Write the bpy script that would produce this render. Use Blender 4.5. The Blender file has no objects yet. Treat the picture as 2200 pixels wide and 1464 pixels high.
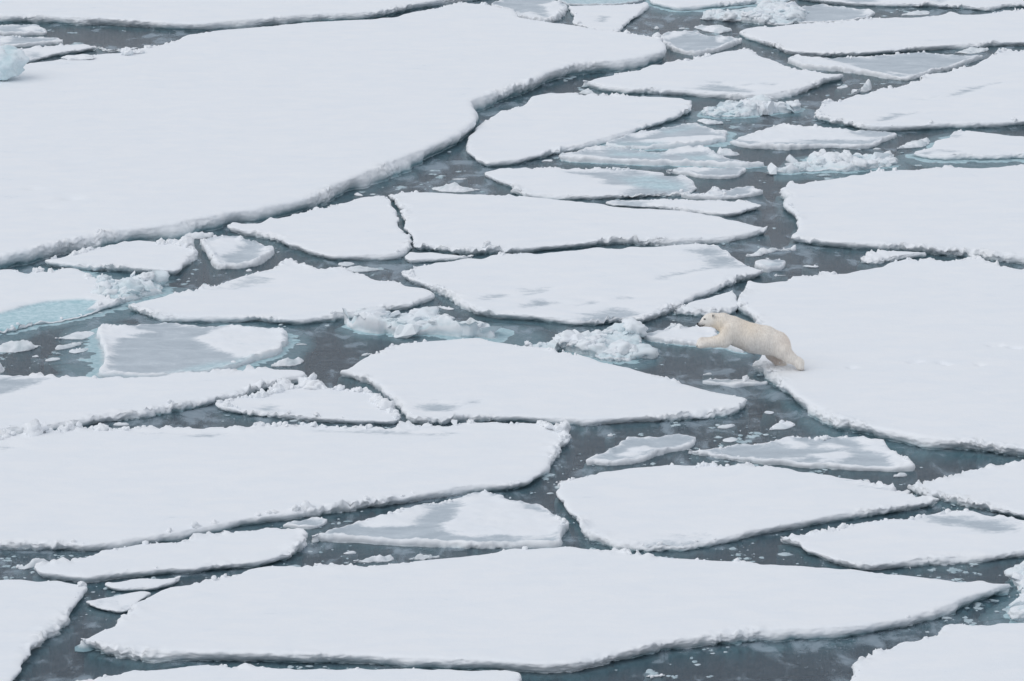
import bpy, bmesh, math, random
import numpy as np
from mathutils import Vector, noise, kdtree, geometry
from math import radians as R

random.seed(7); np.random.seed(7)
scn = bpy.context.scene
COL = scn.collection

# ------------------------------------------------------------------ camera
FPX, PW, PH = 9500.0, 2200.0, 1464.0          # focal length in photo pixels
PITCH = R(15.0)
CAMH = 95.0 * math.sin(PITCH)
cam_d = bpy.data.cameras.new('camera'); cam = bpy.data.objects.new('camera', cam_d)
COL.objects.link(cam); scn.camera = cam
cam.location = (0, 0, CAMH); cam.rotation_euler = (R(90) - PITCH, 0, 0)
cam_d.sensor_width = 36.0; cam_d.lens = 36.0 * FPX / PW
cam_d.clip_start = 1.0; cam_d.clip_end = 9000.0

# ------------------------------------------------------------------ sky, sun, exposure
SUN_EL, SUN_AZ = R(52), R(-115)
w = bpy.data.worlds.new('World'); scn.world = w; w.use_nodes = True
nt = w.node_tree; nt.nodes.clear()
sky = nt.nodes.new('ShaderNodeTexSky'); sky.sky_type = 'NISHITA'; sky.sun_disc = False
sky.sun_elevation = SUN_EL; sky.sun_rotation = SUN_AZ; sky.dust_density = 0.6; sky.air_density = 1.0
hsv = nt.nodes.new('ShaderNodeHueSaturation'); hsv.inputs['Saturation'].default_value = 0.22
cl = nt.nodes.new('ShaderNodeMix'); cl.data_type = 'RGBA'; cl.inputs[0].default_value = 0.72
cl.inputs[7].default_value = (5.85, 6.28, 7.0, 1)          # even grey cloud deck
bg = nt.nodes.new('ShaderNodeBackground'); bg.inputs['Strength'].default_value = 0.10
ow = nt.nodes.new('ShaderNodeOutputWorld')
nt.links.new(sky.outputs[0], hsv.inputs['Color']); nt.links.new(hsv.outputs[0], cl.inputs[6])
nt.links.new(cl.outputs[2], bg.inputs[0]); nt.links.new(bg.outputs[0], ow.inputs[0])
sd = bpy.data.lights.new('sun', 'SUN'); sun = bpy.data.objects.new('sun', sd); COL.objects.link(sun)
sd.energy = 0.9; sd.angle = R(60); sd.color = (1.0, 0.98, 0.95)
sdir = Vector((math.sin(SUN_AZ) * math.cos(SUN_EL), math.cos(SUN_AZ) * math.cos(SUN_EL), math.sin(SUN_EL)))
sun.rotation_euler = sdir.to_track_quat('Z', 'Y').to_euler()
scn.view_settings.view_transform = 'Standard'; scn.view_settings.look = 'None'
scn.view_settings.exposure = 0.10; scn.view_settings.gamma = 1.0

# ------------------------------------------------------------------ photo pixel -> place in the world
CP, SP = math.cos(PITCH), math.sin(PITCH)
def ray(px, py):
    a = (px - PW / 2) / FPX; b = -(py - PH / 2) / FPX
    return a, CP + b * SP, -SP + b * CP
def at(px, py, z=0.0):
    dx, dy, dz = ray(px, py); t = (z - CAMH) / dz
    return np.array((dx * t, dy * t, z))
def at_y(px, py, Y):
    dx, dy, dz = ray(px, py); t = Y / dy
    return Vector((dx * t, Y, CAMH + dz * t))
X0 = (0, 550, 1100, 1640); Y0 = (0, 360, 720, 1094); ZS = 2200.0 / 560.0
def parse(s):
    out = []
    for seg in s.split(';'):
        k, pts = seg.strip().split(':')
        for q in pts.split():
            x, y = map(float, q.split(','))
            if k == 'p': out.append((x, y))
            else: out.append((X0[int(k[1])] + x / ZS, Y0[int(k[0])] + y / ZS))
    return out

# ------------------------------------------------------------------ materials
def mat(name):
    m = bpy.data.materials.new(name); m.use_nodes = True
    t = m.node_tree; b = t.nodes['Principled BSDF']
    return m, t, b
def nd(t, typ, **kw):
    n = t.nodes.new(typ)
    for k, v in kw.items(): setattr(n, k, v)
    return n
def noise_node(t, scale, detail=4, rough=0.55, coord=None, dist=0.0):
    n = nd(t, 'ShaderNodeTexNoise'); n.inputs['Scale'].default_value = scale
    n.inputs['Detail'].default_value = detail; n.inputs['Roughness'].default_value = rough
    n.inputs['Distortion'].default_value = dist
    if coord is not None: t.links.new(coord, n.inputs['Vector'])
    return n
def mixc(t, fac, a, b):
    m = nd(t, 'ShaderNodeMix', data_type='RGBA')
    for sock, v in ((m.inputs[0], fac), (m.inputs[6], a), (m.inputs[7], b)):
        if hasattr(v, 'links'): t.links.new(v, sock)
        elif isinstance(v, tuple): sock.default_value = v if len(v) == 4 else v + (1,)
        else: sock.default_value = v
    return m.outputs[2]
def mth(t, op, a, b=0.0, c=None, clamp=False):
    m = nd(t, 'ShaderNodeMath', operation=op, use_clamp=clamp)
    for i, v in enumerate((a, b) if c is None else (a, b, c)):
        if hasattr(v, 'links'): t.links.new(v, m.inputs[i])
        else: m.inputs[i].default_value = v
    return m.outputs[0]
def ramp(t, v, lo, hi):
    m = nd(t, 'ShaderNodeMapRange'); m.interpolation_type = 'SMOOTHSTEP'
    t.links.new(v, m.inputs[0]); m.inputs[1].default_value = lo; m.inputs[2].default_value = hi
    return m.outputs[0]

SNOW = (0.86, 0.88, 0.90); GREY = (0.40, 0.44, 0.48); TEAL = (0.42, 0.72, 0.76); WET = (0.30, 0.40, 0.43)
def ice_material():
    m, t, b = mat('snow_and_sea_ice')
    tc = nd(t, 'ShaderNodeNewGeometry').outputs['Position']
    at_ = nd(t, 'ShaderNodeAttribute', attribute_name='cover')     # R snow cover, G blue ice, B wet ice
    sep = nd(t, 'ShaderNodeSeparateColor'); t.links.new(at_.outputs['Color'], sep.inputs[0])
    mp = nd(t, 'ShaderNodeMapping'); mp.inputs['Scale'].default_value = (0.5, 1.0, 1.0); t.links.new(tc, mp.inputs['Vector'])
    n1 = noise_node(t, 2.2, 8, 0.66, mp.outputs[0], 0.5); n2 = noise_node(t, 9.0, 6, 0.6, tc); n3 = noise_node(t, 45.0, 5, 0.65, tc)
    nb = mth(t, 'ADD', mth(t, 'MULTIPLY', mth(t, 'SUBTRACT', n1.outputs[0], 0.5), 1.5), mth(t, 'MULTIPLY', mth(t, 'SUBTRACT', n2.outputs[0], 0.5), 0.5))
    edge = mth(t, 'MULTIPLY', nb, 1.15)
    sn = ramp(t, mth(t, 'ADD', sep.outputs[0], edge), 0.10, 0.74)
    te = ramp(t, mth(t, 'ADD', sep.outputs[1], mth(t, 'MULTIPLY', edge, 0.5)), 0.08, 1.0)
    # bare ice: mottled, with pale frost flecks
    fl = ramp(t, mth(t, 'ADD', n3.outputs[0], mth(t, 'MULTIPLY', n2.outputs[0], 0.7)), 0.86, 1.08)
    g = mixc(t, ramp(t, n1.outputs[0], 0.25, 0.75), (0.42, 0.48, 0.53), (0.57, 0.63, 0.68))
    g = mixc(t, mth(t, 'MULTIPLY', fl, 0.22), g, (0.72, 0.75, 0.78))
    s = mixc(t, ramp(t, n1.outputs[0], 0.25, 0.8), (0.835, 0.865, 0.90), (0.89, 0.90, 0.915))
    c = mixc(t, sn, g, s)
    c = mixc(t, te, c, mixc(t, ramp(t, n2.outputs[0], 0.3, 0.7), (0.38, 0.58, 0.63), (0.60, 0.76, 0.81)))
    c = mixc(t, sep.outputs[2], c, mixc(t, n2.outputs[0], (0.12, 0.22, 0.26), (0.37, 0.51, 0.56)))
    t.links.new(c, b.inputs['Base Color'])
    rg = mth(t, 'MULTIPLY_ADD', sn, 0.40, 0.42); t.links.new(rg, b.inputs['Roughness'])
    b.inputs['Specular IOR Level'].default_value = 0.25
    bp = nd(t, 'ShaderNodeBump'); bp.inputs['Strength'].default_value = 0.24; bp.inputs['Distance'].default_value = 0.03
    hh = mth(t, 'ADD', mth(t, 'MULTIPLY', n2.outputs[0], 1.0), mth(t, 'MULTIPLY', n3.outputs[0], 0.5))
    t.links.new(hh, bp.inputs['Height']); t.links.new(bp.outputs[0], b.inputs['Normal'])
    return m
ICE = ice_material()

def water_material():
    m = bpy.data.materials.new('slushy_sea_water'); m.use_nodes = True; t = m.node_tree; t.nodes.clear()
    out = nd(t, 'ShaderNodeOutputMaterial')
    tc = nd(t, 'ShaderNodeNewGeometry').outputs['Position']
    n0 = noise_node(t, 0.16, 4, 0.55, tc, 0.5); n1 = noise_node(t, 0.9, 6, 0.6, tc, 0.6); n2 = noise_node(t, 5.5, 5, 0.6, tc); n3 = noise_node(t, 26.0, 4, 0.6, tc)
    bp = nd(t, 'ShaderNodeBump'); bp.inputs['Strength'].default_value = 0.55; bp.inputs['Distance'].default_value = 0.025
    t.links.new(mth(t, 'ADD', n2.outputs[0], mth(t, 'MULTIPLY', n3.outputs[0], 0.35)), bp.inputs['Height'])
    fr = nd(t, 'ShaderNodeFresnel'); fr.inputs[0].default_value = 1.33; t.links.new(bp.outputs[0], fr.inputs['Normal'])
    gl = nd(t, 'ShaderNodeBsdfGlossy'); gl.inputs['Roughness'].default_value = 0.22; t.links.new(bp.outputs[0], gl.inputs['Normal'])
    tr = nd(t, 'ShaderNodeBsdfTransparent'); tr.inputs[0].default_value = (0.93, 0.97, 0.98, 1)
    mx = nd(t, 'ShaderNodeMixShader'); t.links.new(fr.outputs[0], mx.inputs[0]); t.links.new(tr.outputs[0], mx.inputs[1]); t.links.new(gl.outputs[0], mx.inputs[2])
    # fine frazil crystals cloud the top of the water, paler rafts of grease ice drift in smears
    df = nd(t, 'ShaderNodeBsdfDiffuse')
    t.links.new(mixc(t, n1.outputs[0], (0.048, 0.096, 0.140), (0.130, 0.200, 0.262)), df.inputs[0])
    m2 = nd(t, 'ShaderNodeMixShader'); m2.inputs[0].default_value = 0.50
    m2a = nd(t, 'ShaderNodeMixShader'); m2a.inputs[0].default_value = 0.34
    t.links.new(tr.outputs[0], m2a.inputs[1]); t.links.new(df.outputs[0], m2a.inputs[2]); t.links.new(m2a.outputs[0], mx.inputs[1])
    sm = nd(t, 'ShaderNodeBsdfDiffuse'); t.links.new(mixc(t, n2.outputs[0], (0.30, 0.39, 0.46), (0.56, 0.64, 0.71)), sm.inputs[0])
    mp = nd(t, 'ShaderNodeMapping'); mp.inputs['Scale'].default_value = (1.0, 0.62, 1.0); t.links.new(tc, mp.inputs['Vector'])
    n4 = noise_node(t, 1.7, 5, 0.58, mp.outputs[0], 0.5)
    dr = mth(t, 'MULTIPLY', mth(t, 'SUBTRACT', n0.outputs[0], 0.5), 0.55)
    smear = mth(t, 'MULTIPLY', ramp(t, mth(t, 'ADD', n4.outputs[0], dr), 0.50, 0.70), 0.50)
    fl = mth(t, 'MULTIPLY', ramp(t, mth(t, 'ADD', mth(t, 'MULTIPLY', n3.outputs[0], 0.7), mth(t, 'ADD', mth(t, 'MULTIPLY', n2.outputs[0], 0.3), dr)), 0.55, 0.72), 0.40)
    t.links.new(mth(t, 'MAXIMUM', smear, fl), m2.inputs[0]); t.links.new(mx.outputs[0], m2.inputs[1]); t.links.new(sm.outputs[0], m2.inputs[2])
    t.links.new(m2.outputs[0], out.inputs['Surface'])
    va = nd(t, 'ShaderNodeVolumeAbsorption'); va.inputs[0].default_value = (0.10, 0.66, 0.72, 1); va.inputs[1].default_value = 2.6
    t.links.new(va.outputs[0], out.inputs['Volume'])
    return m
WATER = water_material()
def plain(name, col, rough=0.6):
    m, t, b = mat(name); b.inputs['Roughness'].default_value = rough
    n = noise_node(t, 30.0, 3)
    t.links.new(mixc(t, n.outputs[0], tuple(c * 0.8 for c in col), tuple(min(1, c * 1.2) for c in col)), b.inputs['Base Color'])
    return m

# ------------------------------------------------------------------ helpers
def tag(o, label=None, cat=None, group=None, kind=None):
    if label: o['label'] = label
    if cat: o['category'] = cat
    if group: o['group'] = group
    if kind: o['kind'] = kind
    return o
def mesh_obj(name, V, F, m, parent=None, cover=None, smooth=True, origin=None):
    me = bpy.data.meshes.new(name)
    V = np.asarray(V, dtype=float)
    if origin is not None: V = V - np.asarray(origin)
    me.from_pydata(V.tolist(), [], F)
    if smooth: me.polygons.foreach_set('use_smooth', [True] * len(me.polygons))
    if cover is not None:
        a = me.attributes.new('cover', 'FLOAT_COLOR', 'POINT')
        c = np.ones((len(V), 4)); c[:, :3] = cover
        a.data.foreach_set('color', c.ravel())
    for mm in (m if isinstance(m, (list, tuple)) else [m]): me.materials.append(mm)
    o = bpy.data.objects.new(name, me); COL.objects.link(o)
    if origin is not None: o.location = origin
    if parent is not None:
        o.parent = parent
        o.location = (0, 0, 0) if origin is None else Vector(origin) - parent.location
    return o
def sst(a, b, x):
    t = np.clip((x - a) / (b - a), 0, 1); return t * t * (3 - 2 * t)
def inside(P, poly):
    x, y = P[:, 0], P[:, 1]; r = np.zeros(len(P), bool)
    x1, y1 = poly[:, 0], poly[:, 1]; x2, y2 = np.roll(x1, -1), np.roll(y1, -1)
    for a, b, c, d in zip(x1, y1, x2, y2):
        if b == d: continue
        k = ((b > y) != (d > y)); r ^= k & (x < (c - a) * (y - b) / (d - b) + a)
    return r
def sdist(P, poly):                                    # signed distance, positive inside
    d = np.full(len(P), 1e9); A = poly; B = np.roll(poly, -1, 0)
    for a, b in zip(A, B):
        e = b - a; L = max(e @ e, 1e-12); q = P - a
        h = np.clip(q @ e / L, 0, 1); q = q - h[:, None] * e
        d = np.minimum(d, np.hypot(q[:, 0], q[:, 1]))
    return np.where(inside(P, poly), d, -d)
def resample(P, step):
    Q = np.vstack([P, P[:1]]); L = np.hypot(*np.diff(Q, axis=0).T); s = np.concatenate([[0], np.cumsum(L)])
    n = max(8, int(s[-1] / step)); u = np.linspace(0, s[-1], n, endpoint=False)
    return np.stack([np.interp(u, s, Q[:, i]) for i in range(Q.shape[1])], 1)
def normals(P):
    T = np.roll(P, -1, 0) - np.roll(P, 1, 0); L = np.maximum(np.hypot(T[:, 0], T[:, 1]), 1e-9)
    return np.stack([T[:, 1] / L, -T[:, 0] / L], 1)
def nz(x, y, z, s): return noise.noise(Vector((x * s, y * s, z * s)))
def footprint(px, hb):
    """traced outline -> plan outline on the water: near sides are read at the waterline, far sides at the rim"""
    P = resample(np.array(px), 5.0)
    W = np.array([at(x, y)[:2] for x, y in P])
    if np.sum(W[:, 0] * np.roll(W[:, 1], -1) - np.roll(W[:, 0], -1) * W[:, 1]) < 0: W = W[::-1]; P = P[::-1]
    t = sst(-0.25, 0.45, normals(W)[:, 1])
    for _ in range(4): t = (np.roll(t, 1) + 2 * t + np.roll(t, -1)) / 4
    return np.array([at(x, y, z * hb)[:2] for (x, y), z in zip(P, t)])

# lumps of crumbled snow, as arrays
def lump(sub, seed, amp=0.35, squash=1.0):
    bm = bmesh.new(); bmesh.ops.create_icosphere(bm, subdivisions=sub, radius=1.0)
    V = []
    for v in bm.verts:
        p = v.co.normalized(); o = Vector((seed * 7.3, seed * 3.1, -seed))
        r = 1 + amp * noise.noise(p * 1.3 + o) + amp * 0.6 * noise.noise(p * 3.1 + o)
        r -= amp * 0.8 * abs(noise.noise(p * 1.9 - o))
        V.append(p * r)
    F = [[v.index for v in f.verts] for f in bm.faces]; bm.free()
    return np.array(V), np.array(F)
LUMPS = [lump(2, i) for i in range(10)]; BIG = [lump(3, 20 + i, 0.5) for i in range(6)]
def shard(seed):
    rng = np.random.RandomState(seed); P = rng.uniform(-1, 1, (13, 3)); P /= np.maximum(np.abs(P).max(1), 0.6)[:, None]; P *= np.array((1.0, 0.8, 0.42))
    bm = bmesh.new(); [bm.verts.new(p) for p in P]; r = bmesh.ops.convex_hull(bm, input=bm.verts); bmesh.ops.triangulate(bm, faces=bm.faces)
    V = []; F = []
    for f in bm.faces:
        F.append([len(V), len(V) + 1, len(V) + 2]); V += [v.co[:] for v in f.verts]
    bm.free(); return np.array(V), np.array(F)
SHARDS = [shard(i) for i in range(12)]
def rotm():
    q = np.random.normal(size=4); a, b, c, d = q / np.linalg.norm(q)
    return np.array([[1-2*(c*c+d*d), 2*(b*c-a*d), 2*(b*d+a*c)], [2*(b*c+a*d), 1-2*(b*b+d*d), 2*(c*d-a*b)], [2*(b*d-a*c), 2*(c*d+a*b), 1-2*(b*b+c*c)]])
class Heap:
    def __init__(s): s.V = []; s.F = []; s.C = []; s.n = 0
    def add(s, loc, size, cover, big=False, squash=(1, 1, 1)):
        V, F = random.choice(SHARDS if big == 'shard' else BIG if big else LUMPS)
        A = (V * np.random.uniform(0.7, 1.3, 3)) @ rotm().T * size * np.array(squash) + np.array(loc)
        s.V.append(A); s.F += (F + s.n).tolist(); s.n += len(A)
        s.C.append(np.tile(np.array(cover), (len(A), 1)))
    def build(s, name, parent=None, origin=None):
        if not s.V: return None
        return mesh_obj(name, np.vstack(s.V), s.F, ICE, parent, np.vstack(s.C), True, origin)

FOOT = []      # plan outlines, for scattering the slush
def floe(name, label, cat, group, kind, h, s, snow=(), bare=(), blue=(), rough=1.0, foot=0.09, rubble=0.3, rsize=0.05, dents=(), pond=(), seed=0):
    h = h * (0.82 if kind == 'snow' and h < 0.35 else 0.95 if kind == 'snow' else 1.0)
    hb = h * {'snow': 0.92, 'plate': 1.0, 'ridge': 0.75, 'bit': 0.8}[kind]
    W = footprint(parse(s), hb)
    ctr = W.mean(0); big = np.ptp(W[:, 0]) > 3.0
    step = 0.045 if big else 0.03
    W = resample(W, step * 2)
    for _ in range(2): W = (np.roll(W, 1, 0) + 2 * W + np.roll(W, -1, 0)) / 4
    W = resample(W, step)
    sc = min(1.0, np.ptp(W[:, 0]) / 1.6) * rough
    N = normals(W); so = seed * 13.7
    rm = np.array([0.2 + 1.5 * float(sst(-0.15, 0.45, nz(x, y, so + 17, 0.7))) for x, y in W])
    D = np.array([0.055 * nz(x, y, so, 0.9) + 0.055 * nz(x, y, so, 2.6) + r * (0.042 * nz(x, y, so, 6.5) + 0.026 * nz(x, y, so, 15.0)) for (x, y), r in zip(W, rm)]) * sc
    W = W + N * D[:, None]; N = normals(W)
    for _ in range(3): N = (np.roll(N, 1, 0) + N + np.roll(N, -1, 0)); N /= np.maximum(np.hypot(N[:, 0], N[:, 1]), 1e-6)[:, None]
    n = len(W); kd = kdtree.KDTree(n)
    for i, p in enumerate(W): kd.insert((p[0], p[1], 0), i)
    kd.balance()
    dist = lambda P: np.array([kd.find((x, y, 0))[2] for x, y in P])
    pts = []
    for off in ((0.03, 0.07, 0.12, 0.19, 0.28) if kind != 'bit' else (0.025, 0.055, 0.1)):
        q = (W - N * off)[::(1 if off < 0.15 else 2)]
        q = q + np.random.normal(0, 0.006, q.shape); pts.append(q[dist(q) > off * 0.8])
    x0, y0 = W.min(0); x1, y1 = W.max(0); fine = {'snow': (0.13, 0.2), 'plate': (0.08, 0.11), 'ridge': (0.045, 0.06), 'bit': (0.05, 0.06)}[kind]
    gx, gy = np.meshgrid(np.arange(x0, x1, fine[0]), np.arange(y0, y1, fine[1])); g = np.stack([gx.ravel(), gy.ravel()], 1)
    g = g + np.random.uniform(-0.3, 0.3, g.shape) * np.array(fine); pts.append(g[dist(g) > (0.3 if kind in ('snow', 'plate') else 0.09)])
    plan = lambda L: [np.array([at(x, y, h)[:2] for x, y in parse(q)]) for q in L]
    sn, br, bl, pd = plan(snow), plan(bare), plan(blue), plan(pond)
    for poly in br + (sn if kind == 'plate' else []) + pd:
        a, b = poly.min(0) - 0.3, poly.max(0) + 0.3; gx, gy = np.meshgrid(np.arange(a[0], b[0], 0.07), np.arange(a[1], b[1], 0.11))
        g = np.stack([gx.ravel(), gy.ravel()], 1) + np.random.uniform(-.02, .02, (gx.size, 2)); pts.append(g[dist(g) > 0.2])
    dn = [(at(a, b, h)[:2], c, d) for a, b, c, d in dents]
    for c, r, dp in dn:
        gx, gy = np.meshgrid(np.arange(-2 * r, 2 * r, r / 4), np.arange(-2 * r, 2 * r, r / 4)); pts.append(np.stack([gx.ravel(), gy.ravel()], 1) + c)
    I = np.vstack(pts); I = I[inside(I, W)]
    allp = [Vector(p) for p in W] + [Vector(p) for p in I]
    vo, eo, fo, ov, oe, of = geometry.delaunay_2d_cdt(allp, [(i, (i + 1) % n) for i in range(n)], [], 1, 1e-4)
    P = np.array([(v[0], v[1]) for v in vo]); d = dist(P)
    idx = [-1] * n
    for j, L in enumerate(ov):
        for i in L:
            if i < n: idx[i] = j
    # cover
    m = len(P); cov = np.zeros((m, 3)); base = 1.0 if kind in ('snow', 'bit', 'ridge') else 0.0
    S = np.full(m, base)
    for q in br: S = np.minimum(S, 1 - 0.86 * sst(-0.35, 0.45, sdist(P, q)))
    for q in sn: S = np.maximum(S, sst(-0.30, 0.26, sdist(P, q)))
    T = np.zeros(m)
    for q in bl: T = np.maximum(T, 0.62 * sst(-0.3, 0.45, sdist(P, q)))
    B = np.zeros(m)
    for q in pd: B = np.maximum(B, sst(-0.08, 0.12, sdist(P, q)))
    # heights
    Z = np.empty(m)
    for i, (x, y) in enumerate(P):
        di = d[i]; e = math.exp(-di / 0.13)
        lo = nz(x, y, so, 0.45); md = nz(x, y, so + 5, 3.3); hi = nz(x, y, so + 9, 9.0); vh = nz(x, y, so + 3, 19.0)
        if kind == 'snow':
            z = h * (0.90 + 0.10 * (1 - (1 - min(di / 0.12, 1)) ** 2)) + 0.018 * lo + 0.006 * md
            cm = 0.08 + 1.55 * float(sst(-0.1, 0.45, nz(x, y, so + 17, 0.7)))
            z += e * rough * cm * (0.06 * max(0, md + 0.1) + 0.055 * hi + 0.045 * vh) * min(1, h / 0.15)
            z -= 0.045 * (1 - S[i])
        elif kind == 'plate':
            z = h * (0.62 + 0.10 * lo) + 0.012 * md * (0.4 + S[i]) + 0.008 * hi
            z += math.exp(-(di - 0.05) ** 2 / 0.008) * (0.025 + 0.03 * max(0, md + 0.3) + 0.02 * hi) * rough
            z += S[i] * (0.045 + 0.03 * max(0, hi) * (0.3 + e))
        elif kind == 'ridge':
            dm, pp = noise.voronoi(Vector((x * 1.8, y * 1.3, so)), distance_metric='DISTANCE')
            bl_ = float(sst(0.0, 0.16, dm[1] - dm[0])) * 0.5 + 0.5
            ch = [0.5 + 0.5 * noise.noise(q * 5.17 + Vector((so, 0.3, 0.7))) for q in pp[:2]]; v = ch[0] * bl_ + ch[1] * (1 - bl_); v = float(sst(0.3, 0.7, v))
            tl = 0.10 * v * math.sin(x * 3 + y * 2 + so)
            z = h * (0.40 + 0.50 * v + 0.30 * max(0, lo + 0.2)) * (1 - 0.40 * math.exp(-di / 0.13)) + tl + 0.05 * md + 0.04 * hi + 0.03 * vh
            z = max(z, 0.03)
        else:
            z = h * (0.30 + 0.70 * math.sqrt(min(1, di / 0.16))) * (0.85 + 0.8 * md + 0.45 * hi + 0.25 * vh)
            z = max(z, 0.015)
        z -= B[i] * h * 0.55
        for c, r, dp in dn:
            q = ((x - c[0]) ** 2 + (y - c[1]) ** 2) / r ** 2
            if q < 6: z -= dp * math.exp(-q)
        Z[i] = z
    if kind == 'ridge':
        T = np.maximum(T, 0.50 * (1 - np.clip(Z / h, 0, 1)) + 0.20)
    rimw = np.exp(-d / 0.10)
    if kind == 'plate': S = np.maximum(S, rimw * 0.75)
    if kind == 'bit':
        wv = np.array([0.35 + 0.9 * nz(x, y, so, 5.0) for x, y in P]); cov[:, 2] = np.clip(wv * 0.45, 0, 0.5); T = T + 0.12
    cov[:, 0] = S * (1 - B); cov[:, 1] = np.maximum(T, B)
    V = [np.column_stack([P, Z])]; C = [cov]; F = [list(f) for f in fo]
    # side: crumbling snow lip, undercut ice, submerged foot
    rows = [(0.90, 0.014, 1.0, 0.0, 0.0), (0.76, 0.020, 1.0, 0.02, 0.03), (0.60, 0.014, 0.97, 0.08, 0.08), (0.44, -0.006, 0.92, 0.16, 0.20), (0.28, -0.030, 0.8, 0.24, 0.42), (0.13, -0.055, 0.7, 0.28, 0.72), (0.03, -0.09, 0.5, 0.25, 1.0)]
    if kind in ('plate', 'bit'): rows = [(0.6, 0.012, 0.9, 0.05, 0.0), (0.25, 0.01, 0.8, 0.15, 0.1), (0.03, -0.005, 0.6, 0.2, 0.3)]
    if kind == 'ridge': rows = [(0.75, 0.02, 1, .15, 0), (0.5, 0.03, .9, .25, 0), (0.25, 0.02, .8, .35, 0), (0.05, 0.0, .7, .5, .05)]
    if foot >= 0.28:      # a shelf of waterlogged ice just awash
        under = [(0.010, 0.02 + foot * 0.15, .1, 1.0, .42), (-0.002, foot * 0.4, 0.0, 1.0, .30), (-0.016, foot * 0.75, 0.0, 1.0, .2), (-0.06, foot * 1.2, 0.0, 1.0, .1), (-0.6, foot * 0.5, 0, 1, .8)]
    else:
        under = [(-0.035, 0.02 + foot * 0.25, .5, .9, .2), (-0.12, foot * 0.7, 0.4, 1.0, .1), (-0.28, foot * 1.0, 0.2, 1.0, .2), (-0.6, foot * 0.4, 0, 1, .8)]
    zr = np.array([Z[j] if j >= 0 else h * 0.7 for j in idx]); prev = idx; cnt = m
    fz = np.array([0.25 + 1.0 * max(0, 0.45 + noise.noise(Vector((x * 0.45, y * 0.45, so)))) for x, y in W])
    if kind == 'snow' and h > 0.2:
        R2 = []
        for p, q in zip(rows[:-1], rows[1:]): R2 += [p, tuple((a + b) / 2 for a, b in zip(p, q))]
        rows = R2 + rows[-1:]
        if h > 0.36: rows = [(a, b, c, d, min(1, e * 1.35)) for a, b, c, d, e in rows]
    wetv = np.array([0.75 + 1.5 * noise.noise(Vector((x * 0.6, y * 0.6, so + 20))) + 0.9 * noise.noise(Vector((x * 4, y * 4, so))) for x, y in W]) + max(0, h - 0.25) * 3.0
    slump = np.array([max(-0.05, 0.02 + 0.30 * noise.noise(Vector((x * 0.55, y * 0.55, so + 60))) + 0.10 * noise.noise(Vector((x * 2.3, y * 2.3, so + 61)))) for x, y in W]) * (1.0 if kind == 'snow' else 0.3)
    for k_, (fr, off, a, b, c) in enumerate(rows + under):
        top = k_ < len(rows)
        zz = zr * fr if top else np.full(n, fr)
        o = off * (min(1, h / 0.2) if top else fz) + (slump * max(0.0, 0.9 - fr) * min(1.6, h / 0.2) if top else np.maximum(slump, 0) * 0.9 * min(1.6, h / 0.2))
        dsp = np.array([0.030 * nz(x, y, z * 1.6 + so, 6.0) + 0.034 * nz(x, y, z * 1.8 + so, 15.0) + 0.022 * nz(x, y, z + so, 31.0) for (x, y), z in zip(W, zz)]) * (sc * (0.35 + 0.6 * rm) if top else 1.5) * min(1, h / 0.14)
        Q = W + N * (o + dsp)[:, None]
        if not top and foot >= 0.28 and fr > -0.05: zz = zz + np.array([0.012 * nz(x, y, so, 2.2) + 0.012 * nz(x, y, so + 2, 7.0) for x, y in W])
        zz = zz + (np.array([0.012 * nz(x, y, z + 4, 11.0) for (x, y), z in zip(W, zz)]) if top else 0)
        V.append(np.column_stack([Q, zz])); cc = np.tile(np.array((a, b, c), dtype=float), (n, 1))
        if top and kind == 'snow': cc[:, 2] = np.clip(cc[:, 2] * wetv, 0, 1)
        C.append(cc)
        cur = list(range(cnt, cnt + n)); cnt += n
        for i in range(n):
            k = (i + 1) % n
            if prev[i] < 0 or prev[k] < 0 or prev[i] == prev[k]: continue
            F.append([prev[k], prev[i], cur[i], cur[k]])
        prev = cur
    org = (float(ctr[0]), float(ctr[1]), 0.0)
    # keep the origin under the floe at the waterline
    o = mesh_obj(name, np.vstack(V), F, ICE, None, np.vstack(C), True, org)
    tag(o, label, cat, group)
    FOOT.append(W)
    # crumbled lumps lodged on the rim
    if rubble > 0:
        hp = Heap(); per = n * step; sp = rsize * 0.62
        for _ in range(int(per * rubble * 13)):
            i = random.randrange(n)
            msk = noise.noise(Vector((W[i][0] * 0.7, W[i][1] * 0.7, so + 40)))
            back = 0.5 + 0.5 * N[i][1]
            if random.random() > (0.12 + 0.88 * back) * float(sst(-0.2 - 0.3 * max(0, rubble - 0.8), 0.35 - 0.3 * max(0, rubble - 0.8), msk)): continue
            r = min(rsize * 1.5, 0.15, sp * random.lognormvariate(0, 0.42)) * (0.55 + 0.7 * float(sst(0, 0.5, msk))); dd = random.uniform(0.0, 0.06) + r * random.uniform(0.2, 1.0)
            p = W[i] - N[i] * dd
            hp.add((p[0], p[1], zr[i] + r * random.uniform(-0.4, 0.35)), r, (1, 0.12 if kind == 'ridge' else 0.03, 0), 'shard' if random.random() < 0.3 else r > 0.07)
        if kind == 'ridge':
            for _ in range(int(len(P) * 0.034)):
                i = random.randrange(m); sd_ = random.random() < 0.4; r = (0.14 if sd_ else 0.11) * random.lognormvariate(0, 0.45)
                hp.add((P[i][0], P[i][1], Z[i] * random.uniform(0.75, 1.0)), min(r, 0.24), (1, min(1, 0.06 + 0.25 * random.random() ** 2 + 0.4 * T[i]), 0), 'shard' if sd_ else True, (1.25, 1.1, 0.75))
        cr = hp.build('crumbled_rim', o, None if not hp.V else org)
        if cr: cr['kind'] = 'stuff'
    return o

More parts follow.
